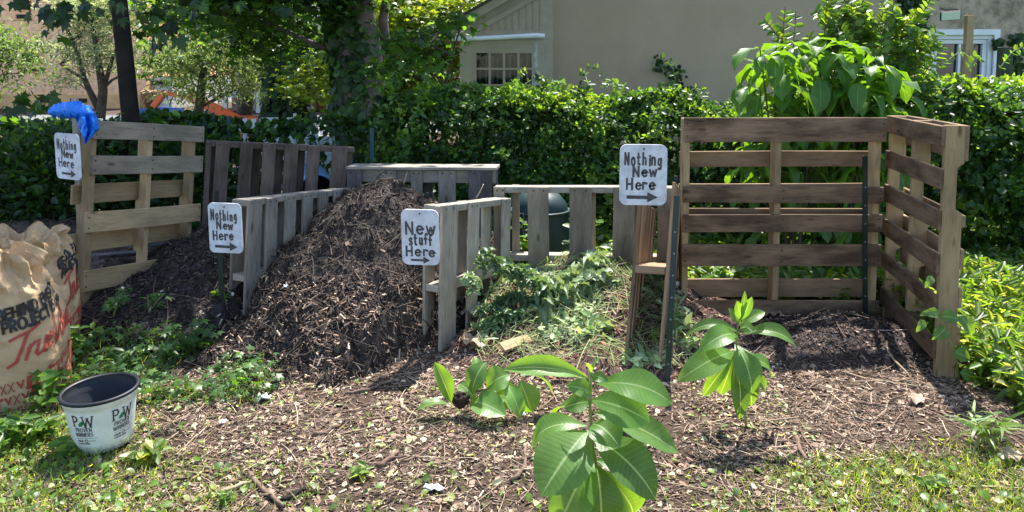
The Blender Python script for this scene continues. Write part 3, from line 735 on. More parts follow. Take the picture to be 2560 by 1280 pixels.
mb = MB(); lathe(mb, [(R1 - .003, .233), (R1 - .006, .208), (R1 - .012, .204), (R1 - .014, .184), (R1 - .019, .18), (R0 - .004, .02), (.02, .012), (.001, .012)]); obj('lining', mb, M['potin'], pot, smooth=True, local=True)
mb = MB()
for k in range(46):
    th = 2 * math.pi * k / 46
    c = potp(th, .012, .0015); mb.disc(c, Vector((math.cos(th), math.sin(th), 0)), .0058, dome=.12)
M['drain'] = plain('drain_notch', (.3, .31, .28), .6); obj('drain_notch', mb, M['drain'], pot, local=True)
def potmap(th0):
    return lambda x, y, off: potp(th0 + x * .86 / .126, y * .88, off)
mb = MB(); mg = MB()
for th0 in (R(-92), R(-24)):
    mf = potmap(th0); mg = MB(); mb = MB()
    write(mb, 'P', -.046, .152, .05, .0065, mf, .0012, serif=True, maxseg=.008, sx=.9)
    write(mb, 'W', .0, .148, .052, .006, mf, .0014, serif=True, maxseg=.008)
    lf = [(-.021, .151), (-.02, .163), (-.011, .174), (.002, .180), (.004, .166), (-.004, .154)]
    mg.add([mf(a, b, .0024) for a, b in lf], [[0, 1, 2, 3, 4, 5]])
    write(mb, 'PROVEN', -.042, .124, .0185, .0026, mf, .0012, sx=.9)
    write(mb, 'WINNERS', -.048, .1, .0185, .0026, mf, .0012, sx=.9)
    ribbon(mb, [(-.045, .09), (.058, .09)], .0012, mf, .0012, maxseg=.008)
    write(mb, 'COLOR', -.045, .073, .008, .0018, mf, .0012)
    ribbon(mb, [(.002 + .007 * a, .077 + .007 * b) for a, b in arc(0, 0, 1, 1, 40, 380, 10)], .0028, mf, .0012)
    write(mb, 'CHOICE', .014, .073, .008, .0007, mf, .0012)
    write(mb, 'FLOWERING SHRUBS', -.045, .061, .005, .0014, mf, .0012, track=1.1)
    obj('leaf_logo', mg, M['green_ink'], pot, local=True)
    obj('lettering', mb, M['print'], pot, local=True)

# ------------------------------------------------------------------ paper yard-waste bags
def paper():
    m, t, b = newmat('kraft_paper'); b.inputs['Roughness'].default_value = .75; b.inputs['Specular IOR Level'].default_value = .3
    tc = nd(t, 'ShaderNodeTexCoord'); n = nd(t, 'ShaderNodeTexNoise', Scale=7.0, Detail=6.0); t.links.new(tc.outputs['Object'], n.inputs[0])
    t.links.new(ramp(t, n.outputs[0], [(.3, (.43, .28, .15)), (.7, (.54, .38, .22))]), b.inputs['Base Color'])
    v = nd(t, 'ShaderNodeTexVoronoi', Scale=9.0, feature='DISTANCE_TO_EDGE'); t.links.new(tc.outputs['Object'], v.inputs['Vector'])
    n2 = nd(t, 'ShaderNodeTexNoise', Scale=16.0, Detail=5.0, Distortion=1.0); t.links.new(tc.outputs['Object'], n2.inputs[0])
    a = nd(t, 'ShaderNodeMath', operation='ADD'); t.links.new(v.outputs[0], a.inputs[0]); t.links.new(n2.outputs[0], a.inputs[1])
    bp = nd(t, 'ShaderNodeBump', Strength=.45, Distance=.012); t.links.new(a.outputs[0], bp.inputs['Height']); t.links.new(bp.outputs[0], b.inputs['Normal'])
    return m
M['paper'] = paper(); M['redink'] = plain('red_ink', (.38, .05, .035), .7); M['blackink'] = plain('black_print', (.025, .022, .02), .7)
def bag(label, c, rot, H, rx, ry, seed, text, zt, lean=(0, 0)):
    t = thing('paper_bag', label, 'paper bag', c, 'brown paper yard waste bags')
    sv = Vector((seed * 3.7, seed, 0))
    def bp(th, z, off=0):
        f = z / H; n = 3.0
        ct, st = math.cos(th), math.sin(th)
        r = (abs(ct) ** n + abs(st) ** n) ** (-1 / n)
        bulge = 1 + .13 * math.sin(min(f, .9) * math.pi) - .16 * max(0, f - .72) * 2.2
        q = Vector((ct * 1.5, st * 1.5, z * 3)) + sv
        g_ = min(1, max(0, (f - .35) / .5)); cr = mnoise.noise(q * 1.1) * .012 + abs(mnoise.noise(q * 2.1)) * -.05 * (.12 + g_) + .012 + abs(mnoise.noise(q * 5)) * -.022 * (.12 + g_) + abs(mnoise.noise(Vector((z * 16 + ct * 2, st * 2, 1)))) * -.008
        topc = max(0, f - .66) / .34
        cr += topc * (abs(mnoise.noise(Vector((ct * 2.6, st * 2.6, z * 7)) + sv)) * -.15 + abs(mnoise.noise(Vector((ct * 6, st * 6, z * 14)) + sv)) * -.05 + .04)
        x, y = ct * r * rx * bulge + ct * (cr + off), st * r * ry * bulge + st * (cr + off)
        x += lean[0] * f * f; y += lean[1] * f * f
        ca, sa = math.cos(rot), math.sin(rot)
        zz = z + (topc ** 2) * .09 * mnoise.noise(Vector((ct * 2.2, st * 2.2, 5)) + sv)
        return Vector(c) + Vector((x * ca - y * sa, x * sa + y * ca, zz))
    mb = MB(); mb.grid(lambda u, v: bp(u * 2 * math.pi, v * H), 150, 110, wrapu=True)
    body = obj('bag_body', mb, M['paper'], t, smooth=True)
    for pg in body.data.polygons: pg.use_smooth = pg.center.z < H * .78
    mb = MB()      # folded-in top: crumpled paper inside the mouth
    def lid(u, v):
        e = bp(u * 2 * math.pi, H * .995); q = Vector(c) + Vector((lean[0], lean[1], H - .05))
        k = 1 - v; p = q.lerp(e, k); p.z += -.12 * math.sin(min(1, v * 1.3) * math.pi / 2) + .09 * mnoise.noise(p * 9 + sv) * min(1, v * 3); return p
    mb.grid(lid, 90, 14, wrapu=True); obj('folded_top', mb, M['paper'], t, smooth=False)
    mk, mr = MB(), MB()
    rr = random.Random(seed)
    for (th0, s) in text:
        mf = lambda x, y, off, th0=th0: bp(th0 + x / (rx * 1.12), zt + y + .24 * x * s, off + .005)
        write(mk, 'BEHIND EVERY', -.215, .064, .046, .0115, mf, 0, sx=.82, track=.95, maxseg=.012, slant=.05)
        write(mk, 'PROJECT IS A', -.205, .006, .046, .0115, mf, 0, sx=.82, track=.95, maxseg=.012, slant=.05)
        # red script
        scr = [[(0, .09), (.10, .115)], [(.055, .1), (.03, .0), (.005, -.012)], [(.07, .05), (.06, 0)], [(.065, .04), (.085, .055)], [(.1, .055), (.092, .015), (.102, 0), (.122, .012), (.132, .055)], [(.132, .055), (.124, .005), (.134, .0)],
               [(.145, .028), (.165, .045), (.152, .06), (.142, .03), (.150, .004), (.172, .01)],
               [(.175, .115), (.2, .0), (.265, .115)], [(.275, .05), (.25, .055), (.24, .02), (.255, .003), (.272, .045), (.268, .003)], [(.282, .0), (.30, .11), (.292, .04), (.298, .003)],
               [(.312, .05), (.308, .01), (.325, .004), (.335, .05), (.332, .004)], [(.345, .028), (.365, .045), (.352, .058), (.342, .03), (.35, .004), (.375, .012)]]
        for i, st in enumerate(scr): ribbon(mr, [(a * 1.1 - .21 + b * .25, b * 1.15 - .135) for a, b in st], .0125, mf, .0003 * (i % 3), maxseg=.01)
        obj('script_lettering', mr, M['redink'], t); mr = MB()
        # red tool pictograms in rows round the lower part
        for row in range(4):
            x = -.52
            while x < .24:
                y = -.27 - row * .062 + (.012 if x > .05 else 0); k = rr.randint(0, 4); h = .046
                if k == 0: ribbon(mr, [(x, y), (x + .004, y + h)], .02, mf, 0, maxseg=.01)
                elif k == 1: ribbon(mr, [(x - .01, y), (x + .012, y + h)], .004, mf, 0, maxseg=.01); ribbon(mr, [(x + .012, y), (x - .01, y + h)], .004, mf, .0003, maxseg=.01)
                elif k == 2: ribbon(mr, [(x, y), (x, y + h * .6)], .005, mf, 0, maxseg=.01); ribbon(mr, [(x - .012, y + h * .8), (x + .012, y + h * .85)], .014, mf, .0003, maxseg=.01)
                elif k == 3: ribbon(mr, [(x + .010 * a, y + h * .6 + .013 * b) for a, b in arc(0, 0, 1, 1, -60, 210, 8)], .006, mf, 0); ribbon(mr, [(x, y), (x, y + h * .4)], .01, mf, .0003, maxseg=.01)
                else: ribbon(mr, [(x - .01, y + h * .9), (x + .004, y + h * .2), (x + .012, y + h * .9)], .007, mf, 0, maxseg=.01)
                x += rr.uniform(.028, .036)
    obj('black_lettering', mk, M['blackink'], t); obj('tool_pattern', mr, M['redink'], t)
    return t
b1 = G(42, 1012); bag('large crumpled brown paper bag with black and red print at the left edge', (b1.x - .085, b1.y + .1, 0), R(8), .69, .215, .17, 3, [(R(-20), 1)], .41, lean=(-.08, 0))
b2 = Vector((XY(62, 4.0), 4.0, 0)); bag('second brown paper bag tucked behind the large one beside the tan pallet', b2, R(4), .66, .215, .17, 8, [(R(30), 1)], .47, lean=(-.02, 0))
mb = MB(); cc = P(25, 590, 3.7)
mb.grid(lambda u, v: cc + Vector(((u - .5) * .16, (v - .5) * .05, -.02 + .045 * math.sin(u * 7) * (1 - v) + .03 * v)), 12, 6)
# ------------------------------------------------------------------ blue plastic sheet on the left post
M['blue'] = plain('blue_plastic', (.012, .19, .75), .45, 0, .4, .25, 25)
t = thing('plastic_sheet', 'bright blue plastic sheet bunched over the top of the left pallet', 'plastic sheet', P(185, 290, 4.36))
mb = MB()
def roll(u, v):
    x = 122 + 114 * u; yc = 285 + 9 * math.sin(u * 3.2 + 3.3) * (1) ; c = P(x, yc, 4.36 + .02 * math.sin(u * 9))
    r = (.030 + .014 * math.sin(u * math.pi)) * (1 + .3 * mnoise.noise(Vector((u * 6, v * 3, 1)))) * min(1, .25 + 6 * u, .25 + 6 * (1 - u))
    a = v * 2 * math.pi + u * 2; return c + Vector((0, math.cos(a) * r * 1.5, math.sin(a) * r + .03 * abs(mnoise.noise(Vector((u * 11, math.cos(a) * 2, math.sin(a) * 2))))))
mb.grid(roll, 50, 22); obj('rolled_edge', mb, M['blue'], t, smooth=False)
mb = MB()
def drape(u, v):
    # left edge and right edge curves in picture, folded
    l = (185 + 28 * v, 288 + 74 * v ** 1.1); r = (238 + 14 * math.sin(v * 1.6) - 40 * max(0, v - .55) * 1.9, 282 + 72 * v)
    x = l[0] + (r[0] - l[0]) * u; y = l[1] + (r[1] - l[1]) * u
    d = 4.30 + .035 * math.sin(u * 13 + v * 3) * (1 - .4 * v) + .05 * u + .02 * mnoise.noise(Vector((u * 5, v * 5, 2)))
    d += .05 * abs(mnoise.noise(Vector((u * 4 + v * 2, v * 2.5, 7)))); return P(x, y, d)
mb.grid(drape, 40, 34); o = obj('hanging_fold', mb, M['blue'], t, smooth=False)
md = o.modifiers.new('solid', 'SOLIDIFY'); md.thickness = .002

# ------------------------------------------------------------------ big leaves
def leaf_mat(name, top, vein, back, tint=(3.0, 2.5, .5), tf=.46):
    m, t, b = newmat(name); b.inputs['Roughness'].default_value = .42; b.inputs['Specular IOR Level'].default_value = .45
    uv = nd(t, 'ShaderNodeUVMap'); sp = nd(t, 'ShaderNodeSeparateXYZ'); t.links.new(uv.outputs[0], sp.inputs[0])
    # u across 0..1, v along: lateral veins run at an angle from the midrib
    s1 = nd(t, 'ShaderNodeMath', operation='SUBTRACT'); t.links.new(sp.outputs[0], s1.inputs[0]); s1.inputs[1].default_value = .5
    ab = nd(t, 'ShaderNodeMath', operation='ABSOLUTE'); t.links.new(s1.outputs[0], ab.inputs[0])
    q = nd(t, 'ShaderNodeMath', operation='MULTIPLY_ADD'); t.links.new(ab.outputs[0], q.inputs[0]); q.inputs[1].default_value = -.22; t.links.new(sp.outputs[1], q.inputs[2])
    mu = nd(t, 'ShaderNodeMath', operation='MULTIPLY'); t.links.new(q.outputs[0], mu.inputs[0]); mu.inputs[1].default_value = 100
    si = nd(t, 'ShaderNodeMath', operation='SINE'); t.links.new(mu.outputs[0], si.inputs[0])
    vr = ramp(t, si.outputs[0], [(.90, (0, 0, 0)), (1.0, (.22, .22, .22))])
    mr = ramp(t, ab.outputs[0], [(.012, (1, 1, 1)), (.03, (0, 0, 0))])
    mx = mixc(t, 1.0, vr, mr, 'LIGHTEN')
    tc = nd(t, 'ShaderNodeTexCoord'); n = nd(t, 'ShaderNodeTexNoise', Scale=14.0, Detail=4.0); t.links.new(tc.outputs['Object'], n.inputs[0])
    base = ramp(t, n.outputs[0], [(.3, [c * .8 for c in top]), (.7, [c * 1.2 for c in top])])
    oi = nd(t, 'ShaderNodeObjectInfo'); hv = nd(t, 'ShaderNodeMapRange'); hv.inputs[3].default_value = .75; hv.inputs[4].default_value = 1.3; t.links.new(oi.outputs['Random'], hv.inputs[0])
    hs = nd(t, 'ShaderNodeHueSaturation'); t.links.new(hv.outputs[0], hs.inputs['Value']); t.links.new(base, hs.inputs['Color'])
    n5 = nd(t, 'ShaderNodeTexNoise', Scale=45.0, Detail=3.0); t.links.new(tc.outputs['Object'], n5.inputs[0])
    spots = ramp(t, n5.outputs[0], [(.70, (0, 0, 0)), (.76, (.8, .8, .8))]); base = mixc(t, spots, hs.outputs[0], (.22, .17, .06))
    col = mixc(t, mx, base, vein)
    ge = nd(t, 'ShaderNodeNewGeometry'); col2 = mixc(t, ge.outputs['Backfacing'], col, back)
    t.links.new(col2, b.inputs['Base Color'])
    tr = nd(t, 'ShaderNodeBsdfTranslucent'); c2 = mixc(t, 1.0, col, tint, 'MULTIPLY'); t.links.new(c2, tr.inputs[0])
    ms = nd(t, 'ShaderNodeMixShader'); ms.inputs[0].default_value = tf; t.links.new(b.outputs[0], ms.inputs[1]); t.links.new(tr.outputs[0], ms.inputs[2]); t.links.new(ms.outputs[0], t.nodes['Material Output'].inputs[0])
    bp = nd(t, 'ShaderNodeBump', Strength=.05, Distance=.004); bp.invert = True; t.links.new(si.outputs[0], bp.inputs['Height']); t.links.new(bp.outputs[0], b.inputs['Normal'])
    return m
M['milk'] = leaf_mat('broad_leaf', (.095, .20, .04), (.3, .42, .2), (.16, .26, .1))
M['paw'] = leaf_mat('drooping_leaf', (.085, .2, .028), (.15, .3, .07), (.14, .25, .07))
M['wilt'] = leaf_mat('wilted_leaf', (.20, .28, .14), (.36, .42, .26), (.33, .4, .25), (1.9, 1.8, .8), .25)
def bigleaf(mb, a, b, width, arch=.15, up=(0, 0, 1), roll=0, fold=.25, wav=.02, shape=.85, nl=12, nw=7, tipc=.0, m=0, petiole=.04):
    a, b = Vector(a), Vector(b); d = (b - a); L = d.length; d.normalize(); up = Vector(up)
    side = d.cross(up)
    if side.length < .05: side = d.cross(Vector((0, -1, 0)))
    side.normalize(); nn = side.cross(d).normalized()
    if roll: q = Matrix.Rotation(roll, 3, d); side = q @ side; nn = q @ nn
    sd_ = random.random() * 20
    def f(u, v):
        t = v; prof = max(0, math.sin(math.pi * min(1, max(0, (t - petiole) / (1 - petiole))) ** shape)) ** .75
        if t < petiole: prof = 0
        x = (u - .5) * 2; w = width / 2 * prof + .0015
        o = arch * L * 4 * t * (1 - t) - tipc * L * t * t
        wv = wav * width / .08 * math.sin(t * 17 + sd_ + (2 if x > 0 else 0)) * x * x * .35
        return a + d * (L * t) + side * (x * w * (1 - fold * .3 * abs(x))) + nn * (o + fold * w * (abs(x) ** 1.3) + wv)
    mb.grid(f, nw, nl, m)
def milkweed(name, label, stem, leaves, rad=.007, hood=None, mat='milk', stemmat='stem', group='broad leaved milkweed plants', cat='plant'):
    base = Vector(stem[0]); t = thing(name, label, cat, base, group)
    mb = MB(); n = len(stem); mb.tube(stem, [rad * (1 - .45 * i / (n - 1)) for i in range(n)], 8); obj('stem', mb, M[stemmat], t, smooth=True)
    for lf in leaves:
        mb = MB(); kw = dict(lf[3]) if len(lf) > 3 else {}; kw['shape'] = random.uniform(.95, 1.15); kw['wav'] = random.uniform(.0, .008)
        bigleaf(mb, lf[0], lf[1], lf[2] * 1.17, **kw); obj('leaf', mb, M[mat], t, smooth=True)
    return t
# front plant (about 2.1 m away)
D0 = 2.12
q = lambda x, y, d=0: P(x, y, D0 + d)
st = [q(1640, 1420, .0), q(1560, 1285, .0), q(1500, 1200), q(1482, 1120), q(1475, 1020), q(1478, 930)]
toV = Vector((0, -.75, .66))
lv = [(q(1470, 945), q(1258, 925, .02), .062, dict(arch=.16, up=(0, -.25, 1), fold=.5, wav=.01, roll=-.5)),
      (q(1490, 960), q(1680, 1010, -.02), .088, dict(arch=.26, up=(.2, -.7, .7), fold=.15)),
      (q(1480, 985), q(1415, 965, -.03), .05, dict(arch=.2, up=toV)),
      (q(1475, 1005), q(1410, 1020, -.02), .05, dict(arch=.2, up=toV)),
      (q(1478, 1000), q(1625, 1055, -.05), .1, dict(arch=.22, up=(.1, -.8, .6), fold=.2)),
      (q(1482, 1030), q(1696, 1132, -.02), .085, dict(arch=.1, up=(.2, -.6, .8), fold=.3)),
      (q(1470, 1075), q(1352, 1240, -.16), .145, dict(arch=.12, up=(-.25, -.8, .5), fold=.12)),
      (q(1480, 1060), q(1550, 1120, -.08), .1, dict(arch=.25, up=(0, -.6, .8))),
      (q(1484, 1095), q(1640, 1250, -.1), .12, dict(arch=.2, up=(.3, -.75, .6), fold=.2)),
      (q(1470, 1065), q(1330, 1130, .05), .075, dict(arch=.3, up=(-.2, -.4, .9))),
      (q(1488, 1150), q(1600, 1230, .02), .1, dict(arch=.3, up=(.2, -.6, .8))),
      (q(1482, 1140), q(1390, 1330, -.1), .12, dict(arch=.15, up=(-.1, -.8, .6))),
      (q(1490, 1155), q(1500, 1340, -.06), .11, dict(arch=.2, up=(.1, -.9, .4))),
      (q(1500, 1170), q(1570, 1300, .08), .09, dict(arch=.25, up=(.2, -.8, .6))),
      (q(1455, 1020, .04), q(1380, 1050, .1), .06, dict(arch=.2)),
      (q(1480, 935), q(1500, 895, 0), .025, dict(arch=.1)), (q(1478, 935), q(1460, 905, -.02), .02, dict(arch=.1)),
      (q(1478, 940), q(1520, 955, -.04), .03, dict(arch=.2, up=toV))]
milkweed('milkweed', 'large milkweed with broad leaves rising from the bottom edge in front of the clippings', st, lv, .0075)
# second plant
D0 = 3.1
st = [q(1868, 1092), q(1862, 1030), q(1850, 960), q(1838, 880), q(1845, 810), q(1858, 770)]
lv = [(q(1850, 832), q(1712, 842, .05), .05, dict(arch=.28, up=(0, -.5, .85), fold=.3)),
      (q(1855, 835), q(1990, 866, -.03), .075, dict(arch=.24, up=(.1, -.5, .85), fold=.35)),
      (q(1845, 840), q(1745, 880, -.1), .09, dict(arch=.25, up=(0, -.6, .8))),
      (q(1838, 860), q(1880, 985, -.12), .105, dict(arch=.2, up=(.1, -.85, .5), fold=.1)),
      (q(1835, 880), q(1692, 955, -.12), .10, dict(arch=.18, up=(0, -.7, .7), fold=.1)),
      (q(1842, 900), q(1928, 945, .06), .07, dict(arch=.25, up=(.1, -.5, .9))),
      (q(1838, 900), q(1848, 1048, -.1), .075, dict(arch=.18, up=(0, -.9, .4))),
      (q(1845, 905), q(1878, 1015, -.03), .07, dict(arch=.2, up=(.1, -.9, .4))),
      (q(1850, 920), q(1912, 980, .05), .05, dict(arch=.2, up=(.1, -.8, .6))),
      (q(1836, 890), q(1758, 990, .05), .05, dict(arch=.2, up=(-.1, -.8, .6))),
      (q(1836, 890), q(1800, 985, .06), .05, dict(arch=.2, up=(-.1, -.8, .6))),
      (q(1852, 812), q(1912, 780, .02), .05, dict(arch=.12, up=(0, -.6, .8))),
      (q(1850, 812), q(1822, 770, .02), .04, dict(arch=.1, up=(0, -.8, .6))),
      (q(1852, 800), q(1880, 742, .0), .035, dict(arch=.05, up=(0, -1, .2))),
      (q(1852, 800), q(1842, 752, -.02), .04, dict(arch=.05, up=(0, -1, .2))),
      (q(1850, 820), q(1885, 830, -.05), .05, dict(arch=.2, up=(0, -.7, .7))),
      (q(1855, 790), q(1862, 728, .0), .022, dict(arch=.05, up=(0, -1, .2)))]
milkweed('milkweed', 'single young milkweed standing in sun in the middle of the empty bin entrance', st, lv, .006)
# fallen, uprooted plant between
D0 = 3.22
st = [q(1165, 985, .05), q(1200, 975), q(1240, 968, .05), q(1270, 955, .1), q(1300, 930, .12)]
lv = [(q(1130, 1010), q(1085, 905, .0), .055, dict(arch=.05, up=(.5, -.8, .3), fold=.4)),
      (q(1130, 1015), q(1042, 1028, -.05), .05, dict(arch=.15)),
      (q(1175, 1005), q(1265, 1040, -.12), .085, dict(arch=.15, up=(0, -.6, .8))),
      (q(1180, 985), q(1215, 905, .05), .07, dict(arch=.2, up=(-.4, -.8, .4))),
      (q(1200, 975), q(1185, 890, .1), .04, dict(arch=.1, up=(.4, -.8, .4))),
      (q(1215, 970), q(1275, 935, .02), .08, dict(arch=.2, up=(0, -.7, .7))),
      (q(1240, 975), q(1215, 1025, -.05), .07, dict(arch=.15, up=(0, -.7, .7))),
      (q(1265, 960), q(1302, 1045, -.08), .055, dict(arch=.15, up=(.4, -.9, .3))),
      (q(1300, 950), q(1330, 1030, -.02), .08, dict(arch=.1, up=(0, -.95, .4), fold=.1)),
      (q(1300, 940), q(1380, 985, .05), .05, dict(arch=.2)),
      (q(1230, 990), q(1300, 1000, .0), .08, dict(arch=.15, up=(0, -.7, .7))),
      (q(1190, 1000), q(1150, 960, .05), .06, dict(arch=.2, up=(0, -.7, .7)))]
lv = [(a, b, w_ * 1.35, k) for a, b, w_, k in lv]
tt = milkweed('milkweed', 'uprooted milkweed lying on its side with a soil clod on its root', st, lv, .006, stemmat='stemred')
mb = MB(); cc = q(1152, 1000, -.02)
def clod(u, v):
    th, ph_ = u * 2 * math.pi, (v - .5) * math.pi; d = Vector((math.cos(th) * math.cos(ph_), math.sin(th) * math.cos(ph_), math.sin(ph_)))
    return cc + d * (.033 + .016 * mnoise.noise(d * 2.4) + .01 * mnoise.noise(d * 7))
mb.grid(clod, 30, 18); M['clod'] = plain('clod_soil', (.045, .03, .024), .95, 0, .1, 1, 80, .5, 40); obj('root_ball', mb, M['clod'], tt, smooth=True)

# ------------------------------------------------------------------ pulled weeds heaped in the third bin
def weed(label, pts, nleaf, ll, lw, seed, mat='wilt', droop=.9, name='pulled_weed', group='pulled weeds wilting on the clippings heap', rad=.005, cat='weed'):
    rr = random.Random(seed); pts = [Vector(p) for p in pts]
    t = thing(name, label, cat, pts[0], group)
    mb = MB(); n = 14; path = []
    for i in range(n):
        s_ = i / (n - 1) * (len(pts) - 1); k = min(int(s_), len(pts) - 2); f = s_ - k; f = f * f * (3 - 2 * f) * .5 + f * .5
        path.append(pts[k].lerp(pts[k + 1], f) + Vector((rr.uniform(-1, 1), rr.uniform(-1, 1), rr.uniform(-1, 1))) * .004)
    mb.tube(path, [rad * (1 - .6 * i / n) for i in range(n)], 6); obj('stem', mb, M['stem'], t, smooth=True)
    mb = MB()
    for i in range(int(nleaf * 2.1)):
        p = path[rr.randint(2, n - 1)]; a = rr.uniform(0, 6.28); L = ll * rr.uniform(.6, 1.2)
        d = Vector((math.cos(a), math.sin(a) * .8 - .2, rr.uniform(-.9, .5) * droop)).normalized()
        bigleaf(mb, p, p + d * L, lw * rr.uniform(.7, 1.2), arch=rr.uniform(.05, .3), fold=rr.uniform(.2, .9), roll=rr.uniform(-.9, .9), nl=8, nw=5, wav=.04)
    obj('foliage', mb, M[mat], t, smooth=True); return t
M['wiltdark'] = leaf_mat('wilted_dark_leaf', (.09, .16, .07), (.16, .24, .12), (.18, .25, .14), (2.2, 2.0, .8), .3)
weed('tall pulled weed with a pale looping stem leaning on the middle divider', [P(1212, 700, 4.25), P(1206, 660, 4.25), P(1218, 632, 4.22), P(1236, 650, 4.2), P(1248, 690, 4.18)], 26, .07, .03, 1, 'wiltdark')
weed('pulled weed arching over the left of the clippings heap', [P(1262, 690, 4.3), P(1290, 672, 4.25), P(1330, 700, 4.2), P(1370, 735, 4.15)], 34, .11, .045, 2, 'wiltdark')
weed('pulled weed with large limp leaves topping the clippings heap', [P(1390, 760, 4.1), P(1420, 715, 4.3), P(1460, 680, 4.45), P(1485, 655, 4.5)], 30, .13, .06, 3)
weed('pulled weed with a long pale stem lying across the clippings', [P(1330, 810, 4.0), P(1370, 745, 4.15), P(1420, 725, 4.2), P(1510, 680, 4.35)], 26, .13, .055, 4)
weed('dark feathery pulled weed heaped below the middle divider', [P(1200, 790, 4.15), P(1240, 760, 4.2), P(1290, 740, 4.2), P(1330, 760, 4.15)], 90, .07, .022, 5, 'wiltdark')
weed('second feathery weed on the shaded left of the clippings', [P(1215, 830, 4.02), P(1250, 790, 4.08), P(1300, 785, 4.1)], 70, .07, .022, 6, 'wiltdark')
weed('limp leafy weed at the right of the clippings against the end on divider', [P(1440, 730, 4.3), P(1480, 700, 4.35), P(1530, 705, 4.35)], 28, .12, .06, 7)
weed('grey green weed drooping at the centre of the clippings', [P(1400, 790, 4.05), P(1395, 830, 3.98), P(1380, 880, 3.9)], 40, .08, .02, 8)
weed('wilted weed with one broad grey green leaf near the front of the clippings', [P(1500, 800, 4.05), P(1480, 850, 3.95), P(1470, 900, 3.85)], 16, .16, .09, 9)
weed('grassy weed clump lying at the front right of the clippings', [P(1370, 900, 3.85), P(1430, 880, 3.88), P(1510, 885, 3.88)], 60, .1, .012, 10)
weed('yellowing pulled weed hanging from the rail of the middle divider', [P(1160, 690, 4.1), P(1185, 700, 4.08), P(1180, 730, 4.06)], 30, .06, .02, 11, 'wilt')
M['wiltdark']
def kg(x, y): return (h_green(x, y) > .03) & inframe(x, y)
parts = [litter(5500, (-.2, 1.0), (3.65, 4.9), [(.3, .4, .2), (.18, .27, .11), (.36, .44, .24), (.42, .48, .28)], None, (.03, .1), (.2, .5), LEAF, .7, keep=lambda x, y: kg(x, y) & (vnoise(x * 3, y * 3, 77) > -.05), lift=.02, th=.02),
         litter(1800, (-.2, 1.0), (3.65, 4.9), [(.3, .4, .16), (.4, .45, .24)], None, (.08, .22), (.02, .03), TWIG, .4, keep=kg, lift=.02)]
tag(link('clippings', np_mesh('clippings', *merge(*parts)), M['leafdull']), 'pale wilted leaves and grass clippings covering the middle right heap', kind='stuff')

# ------------------------------------------------------------------ sticks and small objects on the ground
def stick(label, a, b, r, mat='stick', bend=.02, zr=.0, name='stick', seed=0):
    rr = random.Random(seed); a, b = Vector(a), Vector(b); n = 8; path = []
    side = (b - a).cross(UPZ).normalized()
    for i in range(n):
        t = i / (n - 1); p = a.lerp(b, t) + side * bend * math.sin(t * math.pi * 1.3 + .3) + Vector((rr.uniform(-1, 1), rr.uniform(-1, 1), rr.uniform(-1, 1))) * r * .5
        path.append(p)
    mb = MB(); mb.tube(path, [r * (1 - .35 * i / n) for i in range(n)], 7)
    k = rr.randint(2, 5); mb.tube([path[k], path[k] + side * r * 4 + UPZ * r * 1.5], [r * .5, r * .25], 5)
    o = obj(name, mb, M[mat], None, smooth=True); return tag(o, label, 'stick', 'sticks lying on the mulch')
def gs(px, py, r): p = G(px, py); p.z = surf1(p.x, p.y) + r; return p
for i, (lab, a, b, r, m) in enumerate([
    ('thick reddish stick pointing at the bottom edge left of centre', (625, 1185), (700, 1280), .011, 'stick'),
    ('pale split stick lying left of the thick reddish stick', (508, 1250), (640, 1205), .010, 'stickpale'),
    ('dark charred looking stick right of the thick reddish stick', (700, 1262), (770, 1225), .010, 'barkdark'),
    ('grey brown stick with a broken end below the patch of green sprouts', (945, 1172), (1000, 1140), .013, 'stick'),
    ('thin straight stick joined to the broken stick in the centre foreground', (1000, 1155), (1095, 1115), .006, 'stick'),
    ('curved stick left of the front milkweed leaves', (1272, 1210), (1330, 1130), .009, 'stick'),
    ('thin pale forked twig crossing in front of the tall heap', (380, 1010), (640, 955), .006, 'stickpale'),
    ('flat bark strip in the middle of the chips', (785, 1092), (850, 1075), .012, 'stick'),
    ('upright bent twig right of centre in the chips', (1005, 1065), (1030, 1135), .005, 'stick'),
    ('short pale splinter beside the uprooted milkweed', (1010, 1000), (1030, 1050), .009, 'stickpale'),
    ('long pale twig lying across the right hand bin', (2110, 935), (2290, 975), .006, 'stickpale'),
    ('pale straight twig half in shadow at the foot of the right side pallet', (2220, 892), (2265, 950), .007, 'stickpale'),
    ('short grey stick below the long pale twig', (2130, 1012), (2205, 1020), .010, 'stick'),
    ('long thin twig running down from the soil mound', (2030, 980), (2150, 1060), .005, 'stickpale'),
    ('knobbly stick near the bottom edge under the young milkweed shadow', (1995, 1105), (2010, 1160), .010, 'stick'),
    ('brown stick lying in front of the middle divider', (860, 985), (990, 955), .008, 'stick'),
    ('thin stick leaning over the far slope of the tall heap', (1188, 498), (1210, 460), .004, 'stickpale'),
    ('curved root lying on the chips near the white rag', (590, 1010), (640, 960), .009, 'stick')]):
    if i == 16: stick(lab, P(*a, 4.7), P(*b, 4.75), r, m, .005, seed=i)
    else: stick(lab, gs(*a, r), gs(*b, r), r, m, .025 if r < .01 else .008, seed=i)
